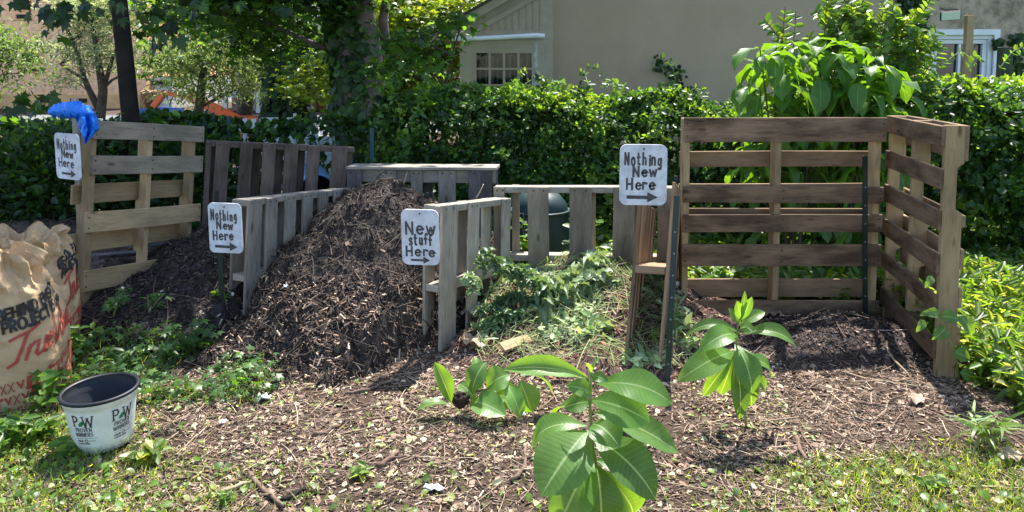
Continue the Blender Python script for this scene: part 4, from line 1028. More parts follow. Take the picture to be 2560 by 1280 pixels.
# forked offcut of wood in front of the clippings
mb = MB(); c = gs(1290, 905, .03); mb.board(c, Vector((.85, .45, .1)).normalized(), .085, Vector((-.45, .85, .3)).normalized(), .035, Vector((0, -.3, .95)).normalized(), .008, jit=.004)
tag(obj('wood_offcut', mb, M['tan'], bevel=.002), 'tan wood offcut lying in front of the clippings', 'wood offcut')
M['whitecloth'] = plain('white_plastic_scrap', (.75, .76, .8), .5, 0, .4, .3, 40)
def scrap(label, c, sx, sy, seed, name='paper_scrap', rot=0, h=.012, cat='litter'):
    mb = MB(); c = Vector(c); ca, sa = math.cos(rot), math.sin(rot)
    def f(u, v):
        x, y = (u - .5) * sx, (v - .5) * sy * (.4 + .6 * math.sin(math.pi * (u * .8 + .15)) + .25 * mnoise.noise(Vector((u * 5, seed, 0))))
        return c + Vector((x * ca - y * sa, x * sa + y * ca, h * (1 + mnoise.noise(Vector((u * 4 + seed, v * 3, seed))) * 1.2)))
    mb.grid(f, 14, 8); o = obj(name, mb, M['whitecloth'], smooth=True)
    md = o.modifiers.new('s', 'SOLIDIFY'); md.thickness = .003
    return tag(o, label, cat, 'white scraps on the ground')
scrap('white folded paper scrap near the bottom centre', gs(1085, 1228, .004), .075, .035, 3, rot=-.3, h=.014)
scrap('crumpled silvery white rag on dark mulch right of the pot', gs(660, 1007, .004), .06, .045, 5, 'rag', .2, .022)
scrap('tiny white square scrap below the uprooted milkweed', gs(1306, 1043, .004), .026, .022, 7, rot=.3, h=.008)
scrap('small torn white scrap in the sun right of the pot', gs(558, 1060, .004), .03, .025, 9, rot=.8, h=.01)
scrap('white shell like scrap on the slope of the tall heap', (P(720, 765, 4.2).x, 4.16, surf1(P(720, 765, 4.2).x, 4.16)), .025, .03, 11, rot=.8, h=.02)
mb = MB(); c = G(1690, 803, .0); c.z = surf1(c.x, c.y) + .026
mb.grid(lambda u, v: c + Vector((math.cos(u * 6.2832) * math.cos((v - .5) * math.pi), math.sin(u * 6.2832) * math.cos((v - .5) * math.pi), math.sin((v - .5) * math.pi))) * .02, 24, 14, wrapu=True)
M['egg'] = plain('egg_white', (.8, .79, .75), .5)
tag(obj('egg', mb, M['egg'], smooth=True), 'small white ball on the soil at the foot of the leaning green post', 'ball')

# ------------------------------------------------------------------ hedge on its fence
HP = [(-5.6, 7.9, 1.02, .5), (-3.4, 7.6, 1.08, .5), (-2.2, 7.4, 1.10, .5), (-1.45, 7.3, 1.18, .55), (-1.0, 7.2, 1.38, .7), (0, 7.0, 1.36, .75), (1.0, 6.8, 1.33, .75), (2.0, 6.5, 1.26, .8), (2.8, 6.3, 1.26, .8), (3.35, 6.15, 1.40, .9), (4.2, 5.9, 1.46, 1.0), (5.4, 5.6, 1.5, 1.0)]
hp = np.array(HP)
def hedge_at(x): return [np.interp(x, hp[:, 0], hp[:, i]) for i in (1, 2, 3)]
def hedge_part(x0, x1, n, cols, size, seed, top_jit=.1, sheet=False, pb=.55):
    x = rng.uniform(x0, x1, n); yc, zt, th = hedge_at(x)
    zt = zt + .14 * vnoise(x * 2.2, x * 0, seed) + .1 * vnoise(x * 6, x * 0 + 3, seed)
    u = rng.uniform(0, 1, n)
    z = np.where(rng.uniform(size=n) < .3, zt - np.abs(rng.normal(0, .09, n)), rng.uniform(.0, 1, n) * zt)
    bulge = .34 * vnoise(x * 2.1, z * 2.6, 201) + .16 * vnoise(x * 6, z * 6, 202)
    f = rng.uniform(0, 1, n) ** 1.5
    prof = 1 - .5 * np.clip((z / zt - .75) / .25, 0, 1) ** 2
    y = yc + (f - .5) * th * prof + bulge
    hole = (vnoise(x * 5.3, z * 5.3, 203) + .4 * vnoise(x * 13, z * 13, 204) > .27) & (f < .55) & (z < zt * .8)
    k = ~hole; x, y, z, f, zt, n = x[k], y[k], z[k], f[k], zt[k], int(k.sum())
    front = (f < .4)
    N = rdir(n) * 1.05 + np.stack([0 * x, np.where(front, -.7, .3), .55 + .5 * (z / zt)], -1)
    D = rdir(n) + np.array([0, -.2, -.35])
    s = rng.uniform(.5, 1.35, n) * size
    return scatter(LEAF, np.stack([x, y, z], -1), D, N, s, s * rng.uniform(.6, 1.0, n), s, pick(cols, n), .32)
def hedge_sprays(x0, x1, k, per, cols, size):
    x = rng.uniform(x0, x1, k); yc, zt, th = hedge_at(x); z = zt * rng.uniform(.15, 1.05, k) ** .8
    y = yc - th * .5 + .34 * vnoise(x * 2.1, z * 2.6, 201) * .6 - rng.uniform(-.05, .16, k)
    i = np.repeat(np.arange(k), per); n = len(i); c = np.stack([x, y, z], -1)[i]; t = rng.uniform(0, 1, n)
    dr = norm(np.stack([rng.normal(0, .6, k), -np.abs(rng.normal(.4, .3, k)), rng.normal(-.1, .7, k)], -1))[i]
    Pn = c + dr * (t * .28)[:, None] + rng.normal(0, .025, (n, 3)); Pn[:, 2] -= .12 * t * t
    s = size * rng.uniform(.5, 1.3, n)
    ck = pick(cols, k)[i]
    return scatter(LEAF, Pn, rdir(n) + dr * .6, rdir(n) * .6 + np.array([0, -.45, .75]), s, s * .68, s, ck, .2)
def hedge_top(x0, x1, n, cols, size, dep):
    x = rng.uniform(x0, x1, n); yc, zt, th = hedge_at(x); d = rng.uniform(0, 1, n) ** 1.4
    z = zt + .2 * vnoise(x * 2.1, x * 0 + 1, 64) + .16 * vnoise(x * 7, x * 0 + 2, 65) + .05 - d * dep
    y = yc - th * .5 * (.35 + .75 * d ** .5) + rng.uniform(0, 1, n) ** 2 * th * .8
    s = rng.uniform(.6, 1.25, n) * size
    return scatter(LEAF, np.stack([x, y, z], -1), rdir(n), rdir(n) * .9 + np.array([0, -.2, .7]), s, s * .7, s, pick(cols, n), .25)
parts = [hedge_part(-1.3, 5.4, 52000, G_MID, .055, 61), hedge_part(-1.3, 5.4, 16000, G_DARK, .06, 62), hedge_sprays(-1.3, 5.4, 420, 26, G_MID + G_LIT + G_DARK, .058), hedge_part(2.9, 5.4, 9000, G_LIT, .045, 63), hedge_top(2.6, 5.4, 15000, [(.13, .24, .03), (.1, .2, .03), (.16, .27, .04)], .05, .42), hedge_top(-.9, 2.7, 7000, G_LIT + [(.13, .24, .03)], .05, .16)]  # hedge_top leaves are lighter: young growth, plus sunlight painted into their colour
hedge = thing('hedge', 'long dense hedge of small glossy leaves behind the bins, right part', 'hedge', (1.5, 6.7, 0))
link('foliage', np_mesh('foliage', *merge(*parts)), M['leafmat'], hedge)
mb = MB()
for i in range(70):
    x = random.uniform(-1.2, 5.2); yc, zt, th = [float(v) for v in hedge_at(x)]
    pth = [Vector((x, yc, 0))]
    for k in range(4): pth.append(pth[-1] + Vector((random.uniform(-.12, .12), random.uniform(-.08, .08), zt / 4.3)))
    mb.tube(pth, [.009, .007, .006, .004, .003], 5)
obj('branches', mb, M['bark'], hedge)
def shoot(path, nl, size, cols, n=12):
    pts = [Vector(p) for p in path]; mbp = []
    for i in range(n):
        s_ = i / (n - 1) * (len(pts) - 1); k = min(int(s_), len(pts) - 2); mbp.append(pts[k].lerp(pts[k + 1], s_ - k))
    mb = MB(); mb.tube(mbp, [.0035 * (1 - .5 * i / n) + .001 for i in range(n)], 5)
    Pn = []; D = []
    for i in range(nl):
        t = (i + .5) / nl * (n - 1); k = int(t); p = mbp[k]
        ax = (mbp[min(k + 1, n - 1)] - mbp[max(0, k - 1)]).normalized(); sd_ = ax.cross(Vector((.3, -1, .2))).normalized()
        for sg in (-1, 1): Pn.append(p); D.append(sd_ * sg + ax * .5 + Vector((0, -.2, random.uniform(-.3, .2))))
    Pn = np.array([tuple(p) for p in Pn]); D = np.array([tuple(d) for d in D]); m_ = len(Pn)
    sz = size * rng.uniform(.6, 1.2, m_)
    return mb, scatter(LEAF, Pn, D, rdir(m_) * .5 + np.array([0, -.5, .7]), sz, sz * .6, sz, pick(cols, m_), .2)
vs_ = []; smb = MB()
for pth in ([(1245, 245), (1270, 215), (1300, 185), (1318, 175)], [(1290, 240), (1312, 210), (1335, 196), (1362, 195)], [(1470, 245), (1472, 215), (1462, 185), (1450, 178)], [(1510, 240), (1512, 200), (1490, 168), (1465, 165)],
            [(1345, 250), (1360, 225), (1395, 215)], [(1560, 240), (1600, 225), (1640, 235)], [(1660, 240), (1690, 205), (1680, 160), (1648, 140)], [(1700, 240), (1740, 220), (1770, 235)], [(1120, 240), (1140, 215), (1160, 205)], [(1530, 245), (1545, 215), (1530, 205)],
            [(2350, 170), (2370, 150), (2400, 128), (2420, 140)], [(2420, 170), (2440, 140), (2455, 150)], [(2500, 170), (2530, 130), (2558, 115)], [(2290, 190), (2310, 160), (2330, 150)], [(960, 250), (985, 235), (1000, 245)]):
    Yd = float(hedge_at(P(pth[0][0], 240, 6.8).x)[0]) - .1
    m1, l1 = shoot([P(x, y, Yd + random.uniform(-.1, .1)) for x, y in pth], 7, .05, G_LIT); sh_ = obj('shoot', m1, M['stem'], hedge); link('leaves', np_mesh('leaves', *l1), M['leafmat'], sh_)
# left hedge, bigger and sparser leaves, see-through
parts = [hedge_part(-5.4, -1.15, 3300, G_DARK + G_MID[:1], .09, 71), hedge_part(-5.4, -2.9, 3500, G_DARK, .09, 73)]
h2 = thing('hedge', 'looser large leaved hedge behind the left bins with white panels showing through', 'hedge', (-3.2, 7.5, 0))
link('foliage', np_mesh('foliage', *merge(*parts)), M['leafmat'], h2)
mb = MB()
for i in range(60):
    x = random.uniform(-5.2, -1.3); yc, zt, th = [float(v) for v in hedge_at(x)]
    pth = [Vector((x, yc, 0))]
    for k in range(4): pth.append(pth[-1] + Vector((random.uniform(-.2, .2), random.uniform(-.08, .08), zt / 4.3)))
    mb.tube(pth, [.009, .007, .006, .004, .003], 5)
obj('branches', mb, M['bark'], h2)
# dark shrubs left of the tan pallet
def shrub(name, label, cx, cy, rx, ry, h, n, cols, size, group=None, tmpl=LEAF, zlow=0.0, cat='shrub', asp=.6, mat='leafmat', nst=9):
    t = thing(name, label, cat, (cx, cy, 0), group)
    nc = max(6, n // 45); c = rdir(nc) * (rng.uniform(.35, 1, (nc, 1)) ** .5); c[:, 2] = np.abs(c[:, 2])
    cc = c * np.array([rx, ry, h - zlow]) + np.array([cx, cy, zlow])
    Pn = cc[rng.integers(0, nc, n)] + rng.normal(0, 1, (n, 3)) * np.array([rx, ry, h * .6]) * .16
    Pn[:, 2] = np.clip(Pn[:, 2], .02, None)
    D = norm(Pn - np.array([cx, cy, h * .3])) + rdir(n) * .9; N = rdir(n) * .6 + np.array([0, -.3, .8]); s = size * rng.uniform(.6, 1.3, n)
    link('foliage', np_mesh('foliage', *scatter(tmpl, Pn, D, N, s, s * asp, s, pick(cols, n), .25)), M[mat], t)
    mb = MB()
    for i in range(nst):
        e = Vector(cc[i % nc]); b = Vector((cx + random.uniform(-.1, .1) * rx, cy, 0)); mb.tube([b, b.lerp(e, .5) + Vector((0, 0, .08 * h)), e], [.01, .007, .003], 5)
    obj('stems', mb, M['bark'], t); return t
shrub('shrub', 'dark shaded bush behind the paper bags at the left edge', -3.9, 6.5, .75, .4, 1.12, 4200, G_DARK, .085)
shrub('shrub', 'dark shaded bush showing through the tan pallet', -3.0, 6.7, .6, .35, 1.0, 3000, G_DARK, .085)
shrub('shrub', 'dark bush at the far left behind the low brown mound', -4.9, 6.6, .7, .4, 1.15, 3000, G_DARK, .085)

# wire fence in the hedge
def wire_fence():
    t = thing('wire_fence', 'black wire mesh fence with green posts running through the hedge', 'fence', (-2, 7.6, 0))
    mb = MB(); pts = [Vector((x, float(np.interp(x, hp[:, 0], hp[:, 1])) + .05, 0)) for x in np.arange(-5.2, 3.4, .1)]
    for p in pts: mb.tube([p, p + UPZ * 1.1], .0016, 3, cap=False)
    for k in range(12): mb.tube([p + UPZ * (.05 + k * .095) for p in pts], .0016, 3, cap=False)
    obj('wire_mesh', mb, M['nail'], t)
    M['teal'] = plain('teal_post', (.01, .06, .07), .5)
    for px, py in ((572, 290), (930, 320), (878, 395), (1245, 402)):
        Yp = 7.35 if px < 800 else 6.6; a = P(px, py, Yp); mb = MB(); mb.board(Vector((a.x, Yp, a.z / 2)), UPZ, a.z / 2, Vector((1, 0, 0)), .018, Vector((0, 1, 0)), .012); obj('fence_post', mb, M['teal'], t)
wire_fence()

# ------------------------------------------------------------------ big-leafed plant and upright shrub behind the right pallets
def drooper(label, cx, cy, n, seed, h0, h1, rx, ry, ll=.27):
    t = thing('pawpaw_shrub', label, 'shrub', (cx, cy, 0), 'large drooping leaved shrubs'); rr = random.Random(seed)
    mbs = MB(); tips = []
    for i in range(9):
        a = rr.uniform(0, 6.28); e = Vector((cx + rx * rr.uniform(.2, 1) * math.cos(a), cy + ry * rr.uniform(.2, 1) * math.sin(a), h1 * rr.uniform(.5, .95)))
        b = Vector((cx + rr.uniform(-.1, .1), cy + rr.uniform(-.1, .1), 0)); mid = b.lerp(e, .55) + Vector((0, 0, .12)); mbs.tube([b, mid, e], [.012, .009, .004], 6); tips.append((b, mid, e))
    obj('stems', mbs, M['bark'], t); mb = MB()
    for (b, mid, e) in tips:
        for k in range(8):
            a = k * .9 + rr.uniform(-.3, .3); L = ll * rr.uniform(.7, 1.15); p = e.lerp(mid, rr.uniform(0, .25)) + Vector((0, 0, rr.uniform(0, .05)))
            d = Vector((math.cos(a) * .8, math.sin(a) * .8, rr.uniform(-1.1, .05))).normalized()
            bigleaf(mb, p, p + d * L, L * rr.uniform(.38, .48), arch=rr.uniform(.15, .3), up=(math.cos(a) * .6, math.sin(a) * .6, .8), fold=rr.uniform(.1, .5), nl=8, nw=5, shape=1.25, petiole=.08)
    for i in range(n):
        b, mid, e = rr.choice(tips); s = rr.uniform(0, 1) ** .7; p = mid.lerp(e, s) if s > .1 else b.lerp(mid, .6)
        p = p + Vector((rr.uniform(-1, 1) * .16, rr.uniform(-1, 1) * .14, rr.uniform(-.12, .05)))
        if i % 3 == 0: p.z = rr.uniform(h0, h1 * .7)
        a = rr.uniform(0, 6.28); L = ll * rr.uniform(.65, 1.15)
        d = Vector((math.cos(a) * .65, math.sin(a) * .55 - .1, rr.uniform(-1.3, -.35))).normalized()
        up = Vector((math.cos(a), math.sin(a), .4 + rr.uniform(-.4, .4)))
        bigleaf(mb, p, p + d * L, L * rr.uniform(.38, .5), arch=rr.uniform(.08, .22), up=up, fold=rr.uniform(.1, .5), nl=8, nw=5, shape=1.25, petiole=.08)
    obj('foliage', mb, M['paw'], t, smooth=True)
drooper('large leaved shrub drooping over the left half of the tall back pallet', 1.98, 5.35, 170, 5, .35, 1.86, .44, .28)
drooper('large leaved shrub drooping over the right half of the tall back pallet', 2.55, 5.4, 170, 6, .35, 1.95, .40, .28)
def upright(label, px, Y, ytop, seed, n=5, spread=.22):
    t = thing('shrub', label, 'shrub', (XY(px, Y), Y, 0), 'upright small leaved shrubs'); rr = random.Random(seed); mb = MB(); LV = []
    for i in range(n):
        b = Vector((XY(px, Y) + rr.uniform(-.08, .08), Y + rr.uniform(-.1, .1), .3)); z1 = ZY(ytop, Y) * rr.uniform(.84, 1) if i else ZY(ytop, Y)
        e = Vector((XY(px, Y) + (rr.uniform(-1, 1) * spread if i else 0), Y + rr.uniform(-.15, .15), z1))
        m1, l1 = shoot([b, b.lerp(e, .5) + Vector((rr.uniform(-.04, .04), 0, 0)), e], 30, .085, G_LIT + [(.13, .24, .04)], 30); mb.add(m1.v, m1.f, m1.uv); LV.append(l1)
        for k in range(5):
            s = rr.uniform(.5, .95); p = b.lerp(e, s); e2 = p + Vector((rr.uniform(-1, 1) * .16, rr.uniform(-.1, .1), rr.uniform(.08, .22)))
            m1, l1 = shoot([p, e2], 7, .08, G_LIT + [(.13, .24, .04)], 8); mb.add(m1.v, m1.f, m1.uv); LV.append(l1)
    obj('stems', mb, M['bark'], t); link('foliage', np_mesh('foliage', *merge(*LV)), M['leafmat'], t)
upright('thin upright leafy shoots left of the small leaved shrub group', 1955, 5.75, 15, 1, 3, .08)
upright('upright small leaved shrub with a shoot reaching the top edge', 2030, 5.8, -10, 2, 6)
upright('bushy upright small leaved shrub in the middle of the group', 2130, 5.9, -25, 3, 8)
upright('upright small leaved shrub right of the middle of the group', 2205, 5.8, -5, 4, 7, .16)
upright('upright small leaved shrub nearest the house window', 2262, 5.7, 60, 5, 4, .06)

# ------------------------------------------------------------------ ground cover, grass and weeds
def grass(n, xr, yr, h, cols, keep, wd=.006, lean=.5, base=surf, tmpl=BLADE):
    x = rng.uniform(*xr, n); y = rng.uniform(*yr, n); k = keep(x, y); x, y = x[k], y[k]; n = len(x)
    D = rdir(n) * lean + np.array([0, 0, 1]); N = rdir(n) + np.array([0, -.4, .2]); l = h * rng.uniform(.4, 1.2, n)
    return scatter(tmpl, np.stack([x, y, base(x, y) - .005], -1), D, N, l, wd * rng.uniform(.6, 1.3, n), l, pick(cols, n), .25)
def patch(fx, th, s=90): return lambda x, y: inframe(x, y) & ((vnoise(x * 2.3, y * 2.3, s) + .5 * vnoise(x * 7, y * 7, s + 1) + fx(x, y) + .35 * rng.normal(0, 1, len(x))) > th)
GR = [(.13, .22, .04), (.1, .18, .035), (.18, .26, .07), (.08, .15, .03), (.26, .3, .12)]
fl = lambda x, y: 1.1 * np.clip((-1.0 - x) / 1.0, -1, 1) + np.clip((2.95 - y) / .5, -.9, .2)
fr2 = lambda x, y: 1.1 * np.clip((x - .95) / .8, -1, .45) + np.clip((2.86 - y) / .16, -3, .45)
fb = lambda x, y: np.clip((2.72 - y) / .2, -1, .15) - .15
parts = [grass(24000, (-2.6, -.5), (2.3, 3.4), .06, GR, patch(fl, .8, 91), .0038, 1.1),
         grass(22000, (.7, 2.6), (2.3, 3.2), .06, GR, patch(fr2, .5, 92), .0035, 1.1),
         grass(7000, (-1.6, 1.6), (2.3, 3.2), .04, GR, patch(fb, .25, 93), .004, 1.0)]
tag(link('grass', np_mesh('grass', *merge(*parts)), M['leafmat']), 'short patchy grass along the bottom of the picture', kind='stuff')
def sprouts(n, xr, yr, keep, size, cols, lift, tmpl=LEAFR, asp=.8):
    x = rng.uniform(*xr, n); y = rng.uniform(*yr, n); k = keep(x, y); x, y = x[k], y[k]; n = len(x)
    z = surf(x, y) + rng.uniform(.005, lift, n); D = rdir(n, .15, .4); N = rdir(n) * .5 + np.array([0, -.2, 1]); s = size * rng.uniform(.5, 1.3, n)
    return scatter(tmpl, np.stack([x, y, z], -1), D, N, s, s * asp, s, pick(cols, n), .25)
parts = [sprouts(2800, (-2.6, -.6), (2.3, 3.3), patch(fl, .8, 91), .026, GR + G_LIT, .04),
         sprouts(1500, (-1.6, 1.2), (2.3, 3.4), patch(fb, .18, 95), .026, GR + G_LIT, .025),
         sprouts(500, (.9, 2.6), (2.3, 3.0), patch(fr2, .45, 92), .028, GR + G_LIT, .03),
         sprouts(1500, (-2.7, -1.15), (3.3, 4.0), lambda x, y: inframe(x, y) & (h_big(x, y) < .03) & (vnoise(x * 3, y * 3, 96) > -.25), .045, G_MID, .10, MAPLE_S, 1.0),
         grass(2200, (-2.7, -1.15), (3.3, 4.0), .12, G_MID + [(.2, .22, .09)], lambda x, y: inframe(x, y) & (h_big(x, y) < .02) & (vnoise(x * 3, y * 3, 96) > -.2), .004, .9)]
tag(link('ground_cover', np_mesh('ground_cover', *merge(*parts)), M['leafmat']), 'low round leaved sprouts among the grass and chips', kind='stuff')
# tall bright ground cover right of the side pallet, and behind the bins
def kright(x, y): return inframe(x, y, .6) & (x > 2.27 + .12 * (y - 3.7) + np.where(y < 3.75, .02, .0) + .1 * vnoise(x * 3, y * 3, 5)) & (y > 2.72 + 1.15 * np.clip(2.75 - x, 0, 1))
def cover(n, xr, yr, keep, hmax, size, cols, asp=.3):
    x = rng.uniform(*xr, n); y = rng.uniform(*yr, n); k = keep(x, y); x, y = x[k], y[k]; n = len(x)
    hh = hmax * (.75 + .6 * vnoise(x * 2.6, y * 2.6, 8)); z = rng.uniform(0, 1, n) ** .55 * hh
    D = rdir(n, .15, .5); N = rdir(n) * .5 + np.array([0, -.25, 1]); s = size * rng.uniform(.5, 1.3, n)
    return scatter(LEAF, np.stack([x, y, z], -1), D, N, s, s * asp * rng.uniform(.7, 1.3, n), s, pick(cols, n), .22)
parts = [cover(34000, (2.2, 5.2), (2.7, 6.2), kright, .30, .085, GR + G_LIT),
         cover(5000, (2.2, 5.2), (2.7, 6.2), kright, .26, .05, GR + G_LIT, .7)]
tag(link('ground_cover', np_mesh('ground_cover', *merge(*parts)), M['leafmat']), 'bright lush knee high greenery right of the bins', kind='stuff')
parts = [cover(16000, (-.3, 3.4), (4.75, 6.3), lambda x, y: (x < 2.5) | (y > 4.8), .2, .09, GR + G_LIT, .5), cover(6000, (-4.5, -1), (5.6, 7.2), lambda x, y: h_far(x, y) < .02, .2, .07, G_MID, .5)]
tag(link('ground_cover', np_mesh('ground_cover', *merge(*parts)), M['leafmat']), 'leafy undergrowth between the bins and the hedge', kind='stuff')
# individual weeds
def rosette(label, px, py, h, n, size, seed, cols=G_MID, tmpl=LEAFR, asp=.6, spread=.5, base=None, group='leafy weeds around the bins'):
    b = base or gs(px, py, 0); t = thing('weed', label, 'weed', b, group); rr = random.Random(seed); mb = MB(); Pn = []; D = []
    ns = max(2, n // 9)
    for i in range(ns):
        a = rr.uniform(0, 6.28); e = b + Vector((math.cos(a) * h * spread * rr.uniform(.1, 1), math.sin(a) * h * spread * rr.uniform(.1, 1), h * rr.uniform(.6, 1)))
        mb.tube([b, b.lerp(e, .5) + Vector((0, 0, .1 * h)), e], [.003, .0025, .0015], 5)
        for k in range(n // ns):
            s = rr.uniform(.25, 1); p = b.lerp(e, s) + Vector((0, 0, .1 * h * (1 - s))); aa = rr.uniform(0, 6.28); Pn.append(tuple(p)); D.append((math.cos(aa), math.sin(aa), rr.uniform(-.3, .5)))
    obj('stem', mb, M['stem'], t); Pn = np.array(Pn); D = np.array(D); m_ = len(Pn); s = size * rng.uniform(.6, 1.25, m_)
    link('foliage', np_mesh('foliage', *scatter(tmpl, Pn, D, rdir(m_) * .45 + np.array([0, -.35, .9]), s, s * asp, s, pick(cols, m_), .2)), M['leafmat'], t)
for i, (lab, px, py, h, n, s, cl, tm) in enumerate([
    ('weed with lobed leaves in front of the tan pallet foot', 285, 850, .20, 26, .075, G_MID, MAPLE_S),
    ('small lobed weed on the black heap slope', 375, 850, .14, 14, .07, G_MID, MAPLE_S),
    ('leafy mugwort clump between the pot and the tall heap', 470, 880, .22, 50, .075, G_MID, MAPLE_S),
    ('second lobed leaf weed beside the mugwort clump', 410, 905, .16, 36, .07, G_MID, MAPLE_S),
    ('weed clump right behind the pot rim', 330, 920, .15, 44, .06, G_MID, LEAF),
    ('weed between the large bag and the pot', 205, 900, .17, 40, .065, G_LIT, LEAF),
    ('leafy weed in front of the large paper bag', 120, 1030, .17, 40, .075, G_LIT, LEAF),
    ('bright weed mass left of the pot', 95, 1110, .13, 70, .06, G_LIT, LEAF),
    ('low weed mass at the left edge beside the pot', 20, 1130, .13, 60, .065, G_LIT, LEAF),
    ('weed clump overlapping the bottom of the pot', 190, 1140, .08, 36, .065, G_LIT, LEAF),
    ('broad leaved weed in front of the pot', 370, 1150, .07, 26, .085, GR, LEAF),
    ('small weed at the front of the green steel post', 568, 835, .12, 10, .065, G_LIT, LEAF),
    ('small green sprout clump in the centre foreground', 905, 1195, .05, 30, .045, GR, LEAF),
    ('weed at the foot of the leaning green post', 1672, 880, .12, 9, .05, G_LIT, LEAF),
    ('weed beside the foot of the end on divider', 1632, 905, .10, 14, .04, GR, LEAF),
    ('leafy weed by the green post in front of the tall back pallet', 2140, 800, .22, 60, .055, G_LIT, LEAF),
    ('strappy bright weed at the right of the bare ground', 2480, 1130, .16, 46, .13, GR, BLADE),
    ('weed patch in the lower right grass', 2330, 1230, .05, 24, .05, G_LIT, LEAF),
    ('clover like clump at the very bottom left of centre', 570, 1262, .05, 50, .028, GR, LEAF),
    ('weed sprig on the slope below the lower left sign', 500, 700, .1, 8, .06, G_LIT, LEAF),
    ('weed in the corner right of the notched post', 2440, 960, .2, 40, .08, G_LIT, LEAF)]):
    rosette(lab, px, py, h, n, s, i, cl, tm, asp=.12 if tm is BLADE else (.5 if tm is LEAF else .75), spread=.8)
for i, (x_, y_, h_, n_, lab) in enumerate(((.12, 5.05, .62, 60, 'leafy stem rising behind the gap left in the low brown pallet'), (.42, 5.08, .55, 50, 'leafy stem rising between two boards of the low brown pallet'), (.78, 5.1, .5, 50, 'leafy stems seen through the right gap of the low brown pallet'), (-.55, 5.75, .7, 60, 'leafy stems behind the plank topped grey pallet'))):
    rosette(lab, 0, 0, h_, n_, .085, 50 + i, G_MID + G_LIT, LEAFR, asp=.6, spread=.35, base=Vector((x_, y_, 0)))
def dryleaf(label, px, py, ln, wd, ang, mat, seed):
    random.seed(seed); c = gs(px, py, .022); d = Vector((math.cos(ang), math.sin(ang), .04)); mb = MB()
    bigleaf(mb, c - d * ln / 2, c + d * ln / 2, wd, arch=.06, up=(.05, -.1, 1), fold=.16, wav=.03, nl=14, nw=9, shape=.8, petiole=.02)
    tag(obj('fallen_leaf', mb, M[mat], smooth=True), label, 'leaf', 'large dry leaves by the clippings')
M['dry'] = leaf_mat('dry_leaf', (.36, .25, .165), (.44, .33, .23), (.42, .31, .22), (1.2, 1.0, .8), .15); M['drypale'] = leaf_mat('pale_dry_leaf', (.38, .37, .27), (.46, .45, .35), (.42, .41, .31), (1.2, 1.1, .9), .15)
dryleaf('large pale grey green crumpled leaf beside the foot of the middle divider', 1188, 835, .17, .13, .2, 'drypale', 1)
dryleaf('large flat tan leaf lying right of the foot of the middle divider', 1185, 885, .2, .14, -.7, 'dry', 2)
dryleaf('tan leaf standing near the left foot of the tall back pallet', 1925, 815, .14, .09, -.2, 'dry', 3)
dryleaf('curled brown leaf on the ground left of the notched post shadow', 2290, 1010, .12, .07, 1.1, 'dry', 4)
dryleaf('pale brown leaf on the chips just right of the pot', 355, 1000, .09, .07, .9, 'dry', 5)
dryleaf('orange brown leaf lying in the grass at the right edge', 2530, 1155, .11, .08, .3, 'dry', 6)
# vine on the notched post
t = thing('vine', 'green vine with heart shaped leaves climbing the notched tan post', 'vine', P(2400, 960, 3.62)); mb = MB()
path = [P(2400, 950, 3.6), P(2385, 880, 3.58), P(2362, 820, 3.57), P(2350, 780, 3.58), P(2300, 790, 3.6)]
mb.tube(path, .004, 6); obj('stem', mb, M['stem'], t, smooth=True); mb = MB()
for (a, b, w_) in (((2352, 790), (2400, 800), .07), ((2365, 820), (2330, 850), .07), ((2350, 785), (2300, 785), .055), ((2400, 790), (2430, 840), .08), ((2385, 880), (2425, 900), .08), ((2400, 930), (2440, 950), .07), ((2330, 690), (2312, 720), .04), ((2310, 800), (2290, 830), .04)):
    bigleaf(mb, P(*a, 3.56), P(*b, 3.54), w_, arch=.15, up=(0, -.8, .5), nl=8, nw=5, shape=.6)
obj('foliage', mb, M['milk'], t, smooth=True)

